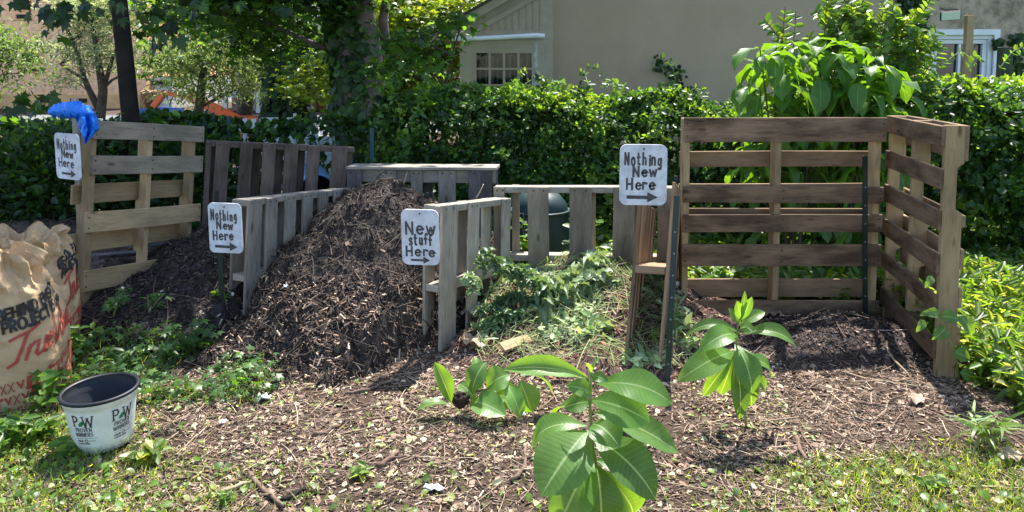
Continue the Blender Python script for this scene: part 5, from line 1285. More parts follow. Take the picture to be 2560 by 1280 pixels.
# ------------------------------------------------------------------ trees
def tree(name, label, trunk, rads, clumps, nleaf, size, cols, tmpl=MAPLE_S, bark='bark', group=None, spread=.35, asp=1.0, limbs=14, cat='tree', start=None, droop=-.35, mat='leafmat', flat=.45, extra=None, seedz=0):
    """clumps: ellipsoids (cx,cy,cz,rx,ry,rz,weight)"""
    t = thing(name, label, cat, Vector(trunk[0][0]), group)
    mb = MB()
    for path, rd in zip(trunk, rads): mb.tube(path, rd, 12)
    top = [Vector(p[-1]) for p in trunk]; mids = [Vector(p[len(p) // 2]) for p in trunk]
    wts = np.array([c[6] for c in clumps], float); wts /= wts.sum(); Cs = []
    for c, wt in zip(clumps, wts):
        k = max(3, int(nleaf * wt / 42)); d = rdir(k) * (rng.uniform(0, 1, (k, 1)) ** .4); Cs.append(d * np.array(c[3:6]) + np.array(c[:3]))
    Cs = np.concatenate(Cs)
    for i in range(limbs):
        e = Vector(Cs[rng.integers(len(Cs))]); b = min(top + mids + [Vector(q) for p in trunk for q in p[1:]], key=lambda q: (q - e).length + (.8 if q.z > e.z else 0))
        m_ = b.lerp(e, .5) + Vector((0, 0, .06 * (e - b).length)); r0 = .012 + .012 * (e - b).length
        mb.tube([b, m_, e], [r0, r0 * .6, r0 * .25], 6)
        for k in range(3):
            e2 = Vector(Cs[rng.integers(len(Cs))])
            if (e2 - m_).length < 1.6: mb.tube([m_, m_.lerp(e2, .6) + Vector((0, 0, .04)), e2], [r0 * .4, r0 * .25, .003], 5)
    obj('trunk', mb, M[bark], t, smooth=True)
    n = nleaf; off = rng.normal(0, 1, (n, 3)) * spread * np.array([1, 1, flat])
    Pn = Cs[rng.integers(0, len(Cs), n)] + off
    D = rdir(n, droop, .5); N = rdir(n) * .45 + np.array([0, 0, 1]); s = size * rng.uniform(.6, 1.25, n)
    pr = scatter(tmpl, Pn, D, N, s, s * asp, s, pick(cols, n), .25)
    if extra is not None: pr = merge(pr, extra)
    link('crown', np_mesh('crown', *pr), M[mat], t); return t
# slim maple on the left
Y1 = 6.6; bx = XY(335, Y1)
def sprig(pts, Y, size=.15, cols=G_DARK, k=1):
    Pn = np.array([tuple(P(x, y, Y + random.uniform(-.15, .15))) for x, y in pts for _ in range(k)]); n = len(Pn); Pn[:, 0] += rng.normal(0, .02 * k, n)
    D = rdir(n, -.5, .4) * .8 + np.array([0, 0, -.5]); N = rdir(n) * .5 + np.array([0, -.9, .4]); s = size * rng.uniform(.7, 1.2, n)
    return scatter(MAPLE, Pn, D, N, s, s, s, pick(cols, n), .2)
sp1 = merge(sprig([(5, 5), (20, -5), (60, -8), (90, 0), (110, 5), (135, 0), (150, 12), (125, 30), (110, 45), (165, 30), (180, 45), (140, 50), (200, 5), (215, -5), (235, 5), (250, 15), (190, 20), (128, 72), (136, 86), (150, 0), (170, 5), (285, 0), (300, 5), (275, 42), (292, 38), (100, 20), (90, 35)], 5.9, .15, G_DARK, 1),
            sprig([(352, 24), (365, 18), (372, 30), (395, 35), (405, 50), (425, 30), (435, 45), (360, 55), (375, 65), (350, 72), (395, 75), (420, 72), (435, 80), (455, 10), (470, -5), (500, 5), (380, 95), (400, 100)], 5.9, .16, G_DARK, 1),
            sprig([(45, 228), (58, 240), (35, 245), (80, 230), (90, 243), (110, 225), (118, 240), (60, 258), (100, 258), (30, 262), (125, 250), (75, 262), (92, 272)], 5.6, .13, G_DARK, 1),
            sprig([(520, -5), (560, 10), (600, -5), (640, 5), (700, 5), (720, 12), (500, 20), (540, 30)], 6.4, .15, G_DARK, 1))
tree('maple_tree', 'slim dark maple trunk rising behind the tan pallet', [[(bx, Y1, -.05), (XY(345, Y1), Y1, .8), (XY(333, Y1), Y1, 1.6), (XY(320, Y1), Y1, 2.3), (XY(312, Y1), Y1, 4.2)]], [[.085, .078, .072, .068, .05]],
     [(-3.3, 6.3, 4.6, 1.7, 1.3, 1.2, 1)], 5200, .13, G_DARK, bark='barkdark', extra=sp1, tmpl=MAPLE_S, group='shade trees behind the bins', limbs=12)
mbt = MB()
# ivied double trunk
Y2 = 9.0
tr1 = [[P(905, 420, Y2), P(895, 300, Y2), P(880, 150, Y2), P(858, 0, Y2), P(845, -160, Y2), P(830, -400, Y2)], [P(925, 400, Y2 - .1), P(930, 260, Y2 - .1), P(922, 120, Y2 - .1), P(900, 0, Y2 - .1), P(885, -150, Y2), P(890, -420, Y2)], [P(950, 190, Y2), P(965, 120, Y2 + .1), P(958, 50, Y2 + .2), P(975, -60, Y2 + .3)]]
for p in tr1[:2]: p.insert(0, Vector((p[0].x, p[0].y, -.05)))
def ivy(paths, rads, n, size, cols=G_DARK):
    Pn = []; N = []
    for _ in range(n):
        k = rng.integers(len(paths)); p = paths[k]; s = rng.uniform(0, len(p) - 1.001); i = int(s); a = Vector(p[i]).lerp(Vector(p[i + 1]), s - i); r = rads[k]
        th = rng.uniform(0, 6.28); d = Vector((math.cos(th), math.sin(th), 0))
        Pn.append(tuple(a + d * (r + rng.uniform(0, .05)))); N.append(tuple(d))
    Pn = np.array(Pn); N = np.array(N); s = size * rng.uniform(.6, 1.3, n)
    return scatter(LEAFR, Pn, rdir(n) * .5 + np.array([0, 0, -.8]), N + rdir(n) * .35, s, s * .95, s * .5, pick(cols, n), .3)
t2 = tree('maple_tree', 'large ivy covered forked tree behind the centre of the hedge', tr1, [[.31, .29, .26, .24, .22, .19, .14], [.2, .19, .17, .155, .14, .13, .1], [.07, .065, .06, .05]],
     [(-2.9, 8.6, 2.55, 1.25, 1.1, .4, 1.4), (-.6, 8.3, 3.1, .8, .8, .4, .8), (-3.1, 8.3, 2.8, 1.0, .8, .4, .7), (-2.4, 8.2, 4.2, 2.3, 1.5, 1.3, 2.4), (-3.2, 9.9, 2.15, .8, .6, .4, .7), (-1.9, 8.3, 6, 1.8, 1.2, .8, 1)],
     19000, .125, G_DARK + G_MID, bark='barkpale', group='shade trees behind the bins', limbs=30, spread=.28)
link('ivy', np_mesh('ivy', *merge(ivy([tr1[0]], [.24], 4200, .085, G_DARK + G_MID), ivy([[(q_ + Vector((-.09, -.03, 0))) for q_ in tr1[1]]], [.13], 1500, .08, G_DARK + G_MID))), M['leafmat'], t2)
# two ivied trunks far
for i, (px, lab) in enumerate(((693, 'left one of two distant ivy covered trunks beyond the hedge'), (738, 'right one of two distant ivy covered trunks beyond the hedge'))):
    Yt = 17; pth = [Vector((XY(px, Yt), Yt, 0)), P(px, 260, Yt), P(px + 4, 200, Yt), P(px + 2, 100, Yt), P(px, 0, Yt)]
    cl = [(XY(px, Yt) + (i - .5) * 3, Yt, 3.1, 2.0, 1.5, .7, 1), (XY(px, Yt), Yt, 4.6, 2.6, 2, 1.2, 1)]
    tt = tree('tree', lab, [pth], [[.28, .25, .24, .22, .2]], cl, 3200, .2, G_MID, bark='barkdark', group='trees beyond the hedge', spread=.5, mat='leafmat')
    link('ivy', np_mesh('ivy', *ivy([pth], [.3], 900, .16)), M['leafmat'], tt)
# pale feathery tree left
Yt = 17; 
def wp(px, py, d=0): return P(px, py, Yt + d)
trk = [[Vector((XY(255, Yt), Yt, 0)), wp(252, 280), wp(258, 225), wp(250, 180), wp(240, 120), wp(232, 60), wp(228, 0)], [wp(250, 280), wp(228, 235), wp(208, 190), wp(200, 150), wp(180, 100), wp(160, 60)],
       [wp(256, 230), wp(268, 190), wp(280, 150), wp(300, 100)], [wp(254, 225), wp(280, 200), wp(310, 185)], [wp(208, 195), wp(180, 180), wp(150, 160)]]
def E_(px, py, rx, rz, w_, d=0): p = wp(px, py, d); return (p.x, p.y, p.z, rx, .8, rz, w_)
tree('tree', 'airy grey green tree in front of the unfinished timber clad building', trk, [[.13, .11, .1, .08, .06, .05, .03], [.08, .07, .06, .05, .04, .03], [.06, .05, .04, .03], [.04, .03, .02], [.04, .03, .02]],
     [E_(215, 45, .75, .5, 1.4), E_(255, 130, .5, .4, .8), E_(150, 130, .5, .35, .7), E_(175, 200, .35, .2, .25), E_(240, 10, .9, .4, 1), E_(290, 60, .35, .4, .5), E_(270, 170, .35, .25, .3)],
     6200, .11, [(.32, .38, .27), (.24, .31, .19), (.42, .47, .36), (.17, .23, .13)], tmpl=LEAF, asp=.28, bark='bark', spread=.2, mat='leafdull', group='trees beyond the hedge', limbs=16, droop=-.2)
Yt = 14
tree('tree', 'bright yellow green tree at the top left edge', [[Vector((XY(-40, Yt), Yt, 0)), wp(-40, 200), wp(-30, 100), wp(-20, 40)]], [[.12, .1, .08, .05]],
     [E_(0, 130, .4, .4, 1), E_(-40, 100, .5, .5, 1), E_(45, 160, .15, .2, .3), E_(-10, 220, .2, .2, .25)], 1900, .11, [(.12, .2, .06), (.16, .25, .08), (.08, .14, .04)], tmpl=LEAF, asp=.4, spread=.22, mat='leafdull', group='trees beyond the hedge', limbs=10)
Yt = 19
tree('tree', 'light green weeping tree by the orange machine', [[Vector((XY(500, Yt), Yt, 0)), wp(498, 270), wp(505, 200), wp(520, 130)]], [[.14, .12, .1, .06]],
     [E_(520, 150, .8, .7, 1.4), E_(600, 130, .8, .6, 1.2), E_(450, 150, .4, .6, .8), E_(610, 225, .3, .25, .3), E_(455, 235, .2, .3, .3), E_(660, 170, .6, .5, .8), E_(540, 215, .2, .25, .3)], 5600, .14, [(.16, .22, .1), (.2, .27, .12), (.12, .18, .07)], tmpl=LEAF, asp=.32, spread=.34, mat='leafdull', group='trees beyond the hedge', limbs=12, droop=-.8)
Yt = 15
tree('tree', 'yellow green sunlit tree behind the large ivy covered tree', [[Vector((XY(1040, Yt), Yt, 0)), wp(1040, 200), wp(1030, 60), wp(1030, -100)]], [[.14, .12, .1, .08]],
     [E_(1010, 190, .8, .45, 1), E_(1080, 60, .9, .8, 1.2), E_(1000, 40, .9, .8, 1.2), E_(1110, 160, .5, .5, .8), E_(960, 230, .5, .3, .4), E_(820, 200, .8, .5, .7), E_(1190, -10, .5, .4, .4)], 9000, .14, [(.13, .2, .03), (.17, .24, .035), (.1, .17, .025)], tmpl=MAPLE_S, spread=.28, group='trees beyond the hedge', limbs=14)
Yt = 24
tree('tree', 'wide dark tree filling the distance between the houses', [[Vector((XY(620, Yt), Yt, 0)), wp(620, 200), wp(620, 60), wp(610, -60)]], [[.25, .22, .2, .12]],
     [E_(560, 40, 2.0, 1.1, 1.4), E_(700, 60, 2.0, 1.2, 1.4), E_(840, 90, 1.8, 1.3, 1.2), E_(430, 150, .8, .7, .5), E_(780, 180, 1.2, .6, .6), E_(1000, 120, 1.6, 1.2, 1)], 12000, .24, G_MID + G_LIT[:2], tmpl=MAPLE_S, spread=.45, group='trees beyond the hedge', limbs=16)
# young maple shoots at the annex corner
Yt = 8.2
tree('maple_sapling', 'young maple sapling with sunlit leaves in front of the house annex corner', [[Vector((XY(1100, Yt), Yt, 0)), wp(1110, 230), wp(1130, 140), wp(1150, 70), wp(1160, 30)]], [[.02, .016, .012, .008, .005]],
     [E_(1060, 170, .18, .3, 1), E_(1120, 60, .16, .12, .4), E_(1030, 120, .2, .3, .8), E_(1000, 190, .25, .2, .7)], 520, .13, G_MID, tmpl=MAPLE, spread=.14, group='shade trees behind the bins', limbs=7, mat='leafmat')

# ------------------------------------------------------------------ the house
def stucco(name, a, b_, stain=0):
    m, t, b = newmat(name); b.inputs['Roughness'].default_value = .9; b.inputs['Specular IOR Level'].default_value = .15
    tc = nd(t, 'ShaderNodeTexCoord'); n = nd(t, 'ShaderNodeTexNoise', Scale=1.1, Detail=6.0, Roughness=.6); t.links.new(tc.outputs['Object'], n.inputs[0])
    col = ramp(t, n.outputs[0], [(.3, a), (.7, b_)])
    if stain:
        n2 = nd(t, 'ShaderNodeTexNoise', Scale=2.6, Detail=8.0, Roughness=.75); t.links.new(tc.outputs['Object'], n2.inputs[0])
        col = mixc(t, 1.0, col, ramp(t, n2.outputs[0], [(.4, (.5, .48, .46)), (.55, (1, 1, 1))]), 'MULTIPLY')
    t.links.new(col, b.inputs['Base Color'])
    n3 = nd(t, 'ShaderNodeTexNoise', Scale=35.0, Detail=4.0); t.links.new(tc.outputs['Object'], n3.inputs[0])
    bp = nd(t, 'ShaderNodeBump', Strength=.5, Distance=.012); t.links.new(n3.outputs[0], bp.inputs['Height']); t.links.new(bp.outputs[0], b.inputs['Normal'])
    return m
M['stucco'] = stucco('beige_stucco', (.37, .285, .19), (.43, .335, .23)); M['stucco2'] = stucco('old_stucco', (.38, .30, .215), (.48, .385, .28), 1)
M['trim'] = plain('beige_trim', (.36, .30, .22), .7, 0, .3, .2, 30, .12, 5); M['white'] = plain('white_paint', (.72, .74, .76), .5, 0, .4, 0, 40, .06, 5)
M['glass'] = plain('dark_glass', (.02, .025, .03), .08, 0, .8); M['roofing'] = plain('dark_roof', (.06, .05, .05), .9, 0, .2, .5, 30)
m_, t_, b_ = newmat('window_glass'); tr_ = nd(t_, 'ShaderNodeBsdfTransparent'); tr_.inputs[0].default_value = (.75, .8, .8, 1); gl_ = nd(t_, 'ShaderNodeBsdfGlossy', Roughness=.05); ms_ = nd(t_, 'ShaderNodeMixShader'); ms_.inputs[0].default_value = .025
t_.links.new(tr_.outputs[0], ms_.inputs[1]); t_.links.new(gl_.outputs[0], ms_.inputs[2]); t_.links.new(ms_.outputs[0], t_.nodes['Material Output'].inputs[0]); M['glass2'] = m_
M['dark2'] = plain('dark_room', (.015, .017, .02), .9); M['curtain'] = plain('curtain_slats', (.13, .13, .125), .8)
YH = 12.0
house = thing('house', 'beige stucco house with a low annex behind the hedge', 'house', (4, YH, 0))
xl = XY(1372, YH)
mb = MB(); mb.box((xl, YH, -.1), (XY(2215, YH), YH + 8, 6)); obj('wall', mb, M['stucco'], house)
mb = MB(); xr_ = XY(2215, YH)
wx0, wx1, wz1, wz0 = XY(2300, YH), XY(2452, YH), ZY(88, YH), .35
mb.box((xr_ + .003, YH - .05, -.1), (wx0, YH + 8, 6)); mb.box((wx1, YH - .05, -.1), (13, YH + 8, 6)); mb.box((wx0 + .001, YH - .049, wz1), (wx1 - .001, YH + 7.9, 5.99)); mb.box((wx0 + .001, YH - .049, -.1), (wx1 - .001, YH + 7.9, wz0)); obj('wall', mb, M['stucco2'], house, label='older stained stucco wall section')
mb = MB(); mb.box((xl - .3, YH - .3, 6.0), (13.3, YH + 8.3, 6.25)); obj('roof', mb, M['roofing'], house)
# window right
mb = MB()
fw = .055
mb.box((wx0 - .09, YH - .085, wz1 - .0), (wx1 + .09, YH - .052, wz1 + .09)); mb.box((wx1, YH - .086, wz0), (wx1 + .091, YH - .053, wz1 - .001)); mb.box((wx0 - .091, YH - .086, wz0), (wx0, YH - .053, wz1 - .001))
win = obj('window', mb, M['white'], house)
mb = MB()
for k, (ins, yy) in enumerate(((0.0, .0), (.07, .03))):
    a0, a1, b1_ = wx0 + ins, wx1 - ins, wz1 - ins
    mb.box((a0, YH - .03 + yy, b1_ - .065), (a1, YH + .02 + yy, b1_)); mb.box((a1 - .065, YH - .03 + yy, wz0), (a1 - .0005, YH + .02 + yy, b1_ - .066)); mb.box((a0 + .0005, YH - .03 + yy, wz0), (a0 + .065, YH + .02 + yy, b1_ - .066))
mb.box(((wx0 + wx1) / 2 - .02, YH, wz0), ((wx0 + wx1) / 2 + .02, YH + .05, wz1 - .14)); obj('frame', mb, M['white'], win)
mb = MB(); mb.box((wx0 + .01, YH + .06, wz0), (wx1 - .01, YH + .07, wz1 - .01)); obj('pane', mb, M['glass'], win)
# downspout
mb = MB(); xd = XY(1370, YH - .35); mb.box((xd - .05, YH - .42, ZY(95, YH - .35)), (xd + .05, YH - .32, 6.2)); mb.box((xd - .04, YH - .4, 0), (xd + .045, YH - .31, ZY(130, YH - .35)))
z1, z0_ = ZY(96, YH - .35), ZY(131, YH - .35)
mb.add([(xd - .16, YH - .43, z1), (xd + .05, YH - .43, z1), (xd + .05, YH - .43, z0_), (xd - .04, YH - .43, z0_), (xd - .16, YH - .3, z1), (xd + .05, YH - .3, z1), (xd + .05, YH - .3, z0_), (xd - .04, YH - .3, z0_)],
       [[0, 1, 2, 3], [7, 6, 5, 4], [0, 4, 5, 1], [1, 5, 6, 2], [2, 6, 7, 3], [3, 7, 4, 0]])
obj('downspout', mb, plain('pipe_paint', (.48, .39, .29), .6), house, bevel=.008)
# annex
YN = 11.4
xa, xb = XY(1152, YN), XY(1352, YN); zg = ZY(98, YN); ax0, ax1, az1, az0 = XY(1190, YN), XY(1331, YN), ZY(130, YN), ZY(225, YN)
mb = MB(); mb.box((xa, YN, -.1), (ax0, YN + 3, zg)); mb.box((ax1, YN, -.1), (xl + .02, YN + .58, zg)); mb.box((ax0, YN, az1), (ax1, YN + 2.9, zg - .001)); mb.box((ax0, YN, -.1), (ax1, YN + 2.9, az0)); 
annex = obj('annex_wall', mb, M['trim'], house, label='low beige wooden annex wall')
mb = MB()
g_l = (XY(1085, YN), ZY(92, YN)); g_r = (xl + .02, ZY(92, YN)); slope = (ZY(0, YN) - ZY(88, YN)) / (XY(1245, YN) - XY(1095, YN)); zt_ = g_l[1] + slope * (g_r[0] - g_l[0])
vs = [(g_l[0], YN + .02, g_l[1]), (g_r[0], YN + .02, g_r[1]), (g_r[0], YN + .02, zt_)]; vs += [(a, b + 3, c) for a, b, c in vs]
mb.add(vs, [[0, 1, 2], [5, 4, 3], [0, 3, 4, 1], [1, 4, 5, 2], [2, 5, 3, 0]]); 
for k in range(14):   # vertical plank battens
    x = xb - .02 - k * .105; zt2 = g_l[1] + slope * (x - g_l[0]) - .32
    if x > xa + .1 and zt2 > zg + .15: mb.box((x - .004, YN + .008, zg + .14), (x + .004, YN + .0195, zt2))
mb.box((xa, YN - .002, zg + .001), (g_r[0], YN + .0185, zg + .13)); obj('gable', mb, M['trim'], house)
def slab(mb, dz0, dz1, y0, y1, x0_=None):
    a = x0_ or g_l[0] - .1; b = g_r[0]; za, zb_ = g_l[1] + slope * (a - g_l[0]), g_l[1] + slope * (b - g_l[0])
    vs = [(a, y0, za + dz0), (b, y0, zb_ + dz0), (b, y0, zb_ + dz1), (a, y0, za + dz1)]; vs += [(p, y1, r) for p, _, r in vs]
    mb.add(vs, [[0, 1, 2, 3], [7, 6, 5, 4], [0, 4, 5, 1], [1, 5, 6, 2], [2, 6, 7, 3], [3, 7, 4, 0]])
mb = MB(); slab(mb, -.12, .02, YN - .12, YN - .08); slab(mb, -.33, -.24, YN - .01, YN + .015, XY(1170, YN)); obj('rake_board', mb, M['trim'], house)
mb = MB(); slab(mb, .022, .07, YN - .16, YN + 3.1); obj('annex_roof', mb, M['roofing'], house)
mb = MB(); mb.tube([P(1122, 97, YN - .1), P(1200, 96, YN - .1), P(1340, 89, YN - .1), P(1362, 90, YN - .1)], [.035, .035, .04, .035], 10); obj('gutter', mb, M['white'], house, smooth=True)
mb = MB(); ww, hh_ = ax1 - ax0, az1 - az0
for k in range(5): x = ax0 + ww * k / 4; mb.box((x - .017, YN - .01, az0), (x + .017, YN + .03, az1))
for zz in (az1, ZY(172, YN), ZY(213, YN)): mb.box((ax0, YN - .006, zz - .015), (ax1, YN + .026, zz + .015))
awin = obj('window', mb, M['trim'], house)
mb = MB(); mb.box((ax0, YN + .031, az0), (ax1, YN + .036, az1)); obj('pane', mb, M['glass2'] if 'glass2' in M else M['glass'], awin)
mb = MB(); 
for k in range(9): x = ax0 + .06 + k * .09; mb.box((x, YN + .1, az0), (x + .018 + .012 * (k % 3), YN + .11, az1 - .03 * (k % 4)))
obj('slats', mb, M['curtain'], awin); mb = MB(); mb.box((ax0 + .001, YN + .4, az0 + .001), (ax1 - .001, YN + .45, az1 - .001)); obj('dark_interior', mb, M['dark2'], awin)
mb = MB(); mb.box((ax1 + .02, YN - .004, 0), (ax1 + .075, YN - .001, zg - .02)); obj('peeling_trim', mb, plain('peeling_white', (.4, .41, .4), .8, 0, .2, .5, 20, .6, 9), house)
# ivy on the house
Pn = []
def ivy_patch(n, px, py, sx, sy, Y=YH - .07):
    x = rng.normal(px, sx, n); y = py + rng.uniform(-sy, sy, n); return np.array([tuple(P(a, b, Y - abs(random.gauss(0, .05)))) for a, b in zip(x, y)])
Pn = np.concatenate([ivy_patch(1500, 2282, 60, 16, 150), ivy_patch(350, 2250, 190, 30, 60), ivy_patch(160, 2545, 140, 10, 60), ivy_patch(60, 2495, 105, 4, 12), ivy_patch(60, 1690, 190, 12, 30), ivy_patch(30, 1650, 155, 8, 20), ivy_patch(60, 1720, 225, 16, 10)])
n = len(Pn); s = .072 * rng.uniform(.5, 1.2, n)
iv = link('ivy', np_mesh('ivy', *scatter(LEAFR, Pn, rdir(n) * .5 + np.array([0, 0, -.7]), rdir(n) * .4 + np.array([0, -1, .2]), s, s * .9, s * .4, pick(G_DARK, n), .25)), M['leafmat'])
tag(iv, 'dark ivy climbing the stucco wall beside the right window', 'ivy')
# solar light on wooden post, old post
t = thing('solar_light', 'solar floodlight on a wooden post above the right hedge', 'lamp', (XY(2390, 8), 8, 0))
mb = MB(); xp = XY(2391, 8); mb.board(Vector((xp + .02, 8, ZY(38, 8) / 2)), UPZ, ZY(38, 8) / 2, Vector((1, 0, 0)), .038, Vector((0, 1, 0)), .03); obj('post', mb, M['tan'], t, bevel=.003)
c = P(2376, 39, 7.92); ux = Vector((.95, -.3, .06)).normalized(); nn = Vector((-.3, -.93, -.2)).normalized(); uz = nn.cross(ux).normalized()
mb = MB(); mb.board(c, ux, .098, uz, .048, nn, .02); obj('lamp_housing', mb, M['nail'], t, bevel=.006)
mb = MB(); mb.board(c + nn * .0235, ux, .088, uz, .042, nn, .003); obj('led_panel', mb, plain('led_panel', (.55, .62, .5), .3, 0, .5, .2, 90), t)
mb = MB(); mb.board(c + Vector((.02, .06, .075)), Vector((1, -.1, .0)).normalized(), .07, Vector((0, 1, .3)).normalized(), .05, Vector((0, -.3, 1)).normalized(), .006); obj('solar_panel', mb, M['glass'], t)
mb = MB(); mb.board(Vector((XY(2487, 7), 7, ZY(118, 7) / 2)), UPZ, ZY(118, 7) / 2, Vector((1, 0, 0)), .05, Vector((0, 1, 0)), .045, jit=.004)
tag(obj('wooden_post', mb, wood('mossy_wood', (.1, .12, .075), (.05, .06, .04), .8, .4), bevel=.004), 'mossy grey wooden post standing in the right hedge', 'post')

# ------------------------------------------------------------------ far left: unfinished building, machines, brick houses
def osb():
    m, t, b = newmat('osb_sheathing'); b.inputs['Roughness'].default_value = .85
    tc = nd(t, 'ShaderNodeTexCoord'); n = nd(t, 'ShaderNodeTexNoise', Scale=5.0, Detail=8.0, Roughness=.7); t.links.new(tc.outputs['Object'], n.inputs[0])
    col = ramp(t, n.outputs[0], [(.35, (.78, .38, .19)), (.5, (.93, .52, .29)), (.68, (.97, .68, .42))])
    br = nd(t, 'ShaderNodeTexBrick', offset=.0); br.inputs['Scale'].default_value = 1.0; br.inputs['Mortar Size'].default_value = .012
    br.inputs['Brick Width'].default_value = .42; br.inputs['Row Height'].default_value = .42
    sp = nd(t, 'ShaderNodeSeparateXYZ'); cb = nd(t, 'ShaderNodeCombineXYZ'); t.links.new(tc.outputs['Object'], sp.inputs[0]); t.links.new(sp.outputs[0], cb.inputs[0]); t.links.new(sp.outputs[2], cb.inputs[1]); t.links.new(cb.outputs[0], br.inputs['Vector'])
    f = nd(t, 'ShaderNodeMath', operation='MULTIPLY'); t.links.new(br.outputs['Fac'], f.inputs[0]); f.inputs[1].default_value = .28
    t.links.new(mixc(t, f.outputs[0], col, (.12, .09, .08)), b.inputs['Base Color']); return m
M['osb'] = osb(); M['ply'] = plain('orange_plywood', (.72, .42, .19), .8, 0, .3, 0, 10, .18, 2.5); M['dark'] = plain('dark_interior', (.02, .018, .018), .9)
YB = 32
bld = thing('building', 'unfinished multi storey building clad in bare timber board at the far left', 'building', (-24, YB, 0))
X0, X1 = XY(-120, YB), XY(382, YB); zs = ZY(236, YB)
wins = [(70, 108, -60, 28), (70, 108, 33, 50), (76, 128, 106, 120), (78, 128, 130, 160), (82, 137, 168, 182), (195, 215, -30, 15), (340, 352, 45, 62)]
mb = MB(); mb.box((X0, YB, zs), (X1, YB + 12, 12)); obj('wall', mb, M['osb'], bld)
mb = MB(); mb.box((X0, YB - .05, -.1), (X1 - .3, YB + 12, zs - .001)); obj('ground_floor_wall', mb, M['ply'], bld, label='orange plywood ground floor wall')
for (a, b, c_, d) in wins:
    mb = MB(); mb.box((XY(a, YB), YB - .05, ZY(d, YB)), (XY(b, YB), YB - .02, ZY(c_, YB))); wi = obj('window', mb, M['ply'], bld)
    mb = MB(); mb.box((XY(a, YB) + .06, YB - .07, ZY(d, YB) + .06), (XY(b, YB) - .06, YB - .052, ZY(c_, YB) - .06)); obj('opening', mb, M['dark'], wi)
for (a, b, c_, d) in ((122, 144, 250, 256), (197, 236, 246, 256), (0, 130, 288, 330)):
    mb = MB(); mb.box((XY(a, YB), YB - .12, ZY(d, YB)), (XY(b, YB), YB - .06, ZY(c_, YB))); obj('opening', mb, M['dark'], bld)
mb = MB(); mb.box((XY(382, YB), YB + .5, -.1), (XY(430, YB), YB + 8, ZY(190, YB))); mb.box((XY(382, YB), YB + .4, ZY(212, YB)), (XY(425, YB), YB + .49, ZY(202, YB)), 1)
gh = obj('house', mb, [plain('white_siding', (.6, .62, .63), .7), M['dark']]); tag(gh, 'white sided house just right of the unfinished building', 'house')
# timber framing / debris beside building
t = thing('lumber_frame', 'stacked timber framing right of the slim maple trunk', 'lumber', (XY(365, 26), 26, 0)); mb = MB()
for i in range(16):
    a = P(random.uniform(350, 400), random.uniform(225, 270), 26); b = P(random.uniform(350, 400), random.uniform(225, 272), 26.3); mb.tube([a, b], .05, 4)
obj('timbers', mb, M['tan'], t)
# blue skip
M['skip'] = plain('blue_skip_paint', (.02, .12, .42), .5, 0, .5, .1, 20, .2, 3); Y_ = 24
t = thing('skip', 'blue rubbish skip right of the slim maple trunk', 'skip', (XY(386, Y_), Y_, 0)); mb = MB()
a, b, c_, d = XY(352, Y_), XY(419, Y_), ZY(274, Y_), ZY(298, Y_)
mb.add([(a, Y_, c_), (b, Y_, c_ - .02), (b - .08, Y_, d), (a + .08, Y_, d), (a, Y_ + 1.6, c_), (b, Y_ + 1.6, c_ - .02), (b - .08, Y_ + 1.6, d), (a + .08, Y_ + 1.6, d)], [[0, 1, 2, 3], [7, 6, 5, 4], [1, 5, 6, 2], [2, 6, 7, 3], [3, 7, 4, 0]]); obj('tub', mb, M['skip'], t)
mb = MB(); mb.box((a - .05, Y_ - .05, c_ - .03), (b + .05, Y_ - .001, c_ + .03)); obj('rim', mb, M['skip'], t)
mb = MB(); mb.box((a, Y_ - .3, ZY(312, Y_)), (b, Y_ + 1.5, ZY(300, Y_))); mb.box((a, Y_ - .31, ZY(330, Y_)), (b, Y_ + 1.4, ZY(314, Y_))); obj('trailer_bed', mb, M['white'], t)
# orange boom machine
M['orange'] = plain('orange_paint', (.75, .13, .03), .45, 0, .5, 0, 20, .12, 3); Y_ = 22
t = thing('boom_lift', 'orange boom lift with folded arm behind the hedge', 'boom lift', (XY(480, Y_), Y_, 0))
def beam(name, p, q_, w_, mat, d=.2):
    mb = MB(); p, q_ = P(*p, Y_), P(*q_, Y_); ax = (q_ - p).normalized(); mb.board((p + q_) / 2, ax, (q_ - p).length / 2, ax.cross(Vector((0, 1, 0))).normalized(), w_ / 2, Vector((0, 1, 0)), d / 2); return obj(name, mb, mat, t, bevel=.01)
beam('jib', (384, 268), (413, 228), .17, M['orange']); beam('strut', (380, 275), (384, 250), .1, M['dark'], .1)
beam('boom', (470, 238), (600, 302), .24, M['orange'], .3); beam('boom_section', (410, 232), (480, 244), .12, M['orange'], .2); beam('rail', (480, 290), (520, 285), .15, M['white'], .3)
mb = MB(); mb.box((XY(560, Y_), Y_ - .6, .08), (XY(640, Y_), Y_ + .6, .24)); obj('chassis', mb, M['orange'], t, bevel=.03)
for x in (570, 630):
    mb = MB(); mb.tube([Vector((XY(x, Y_), Y_ - .75, .13)), Vector((XY(x, Y_), Y_ - .5, .13))], .13, 20); obj('wheel', mb, M['nail'], t)
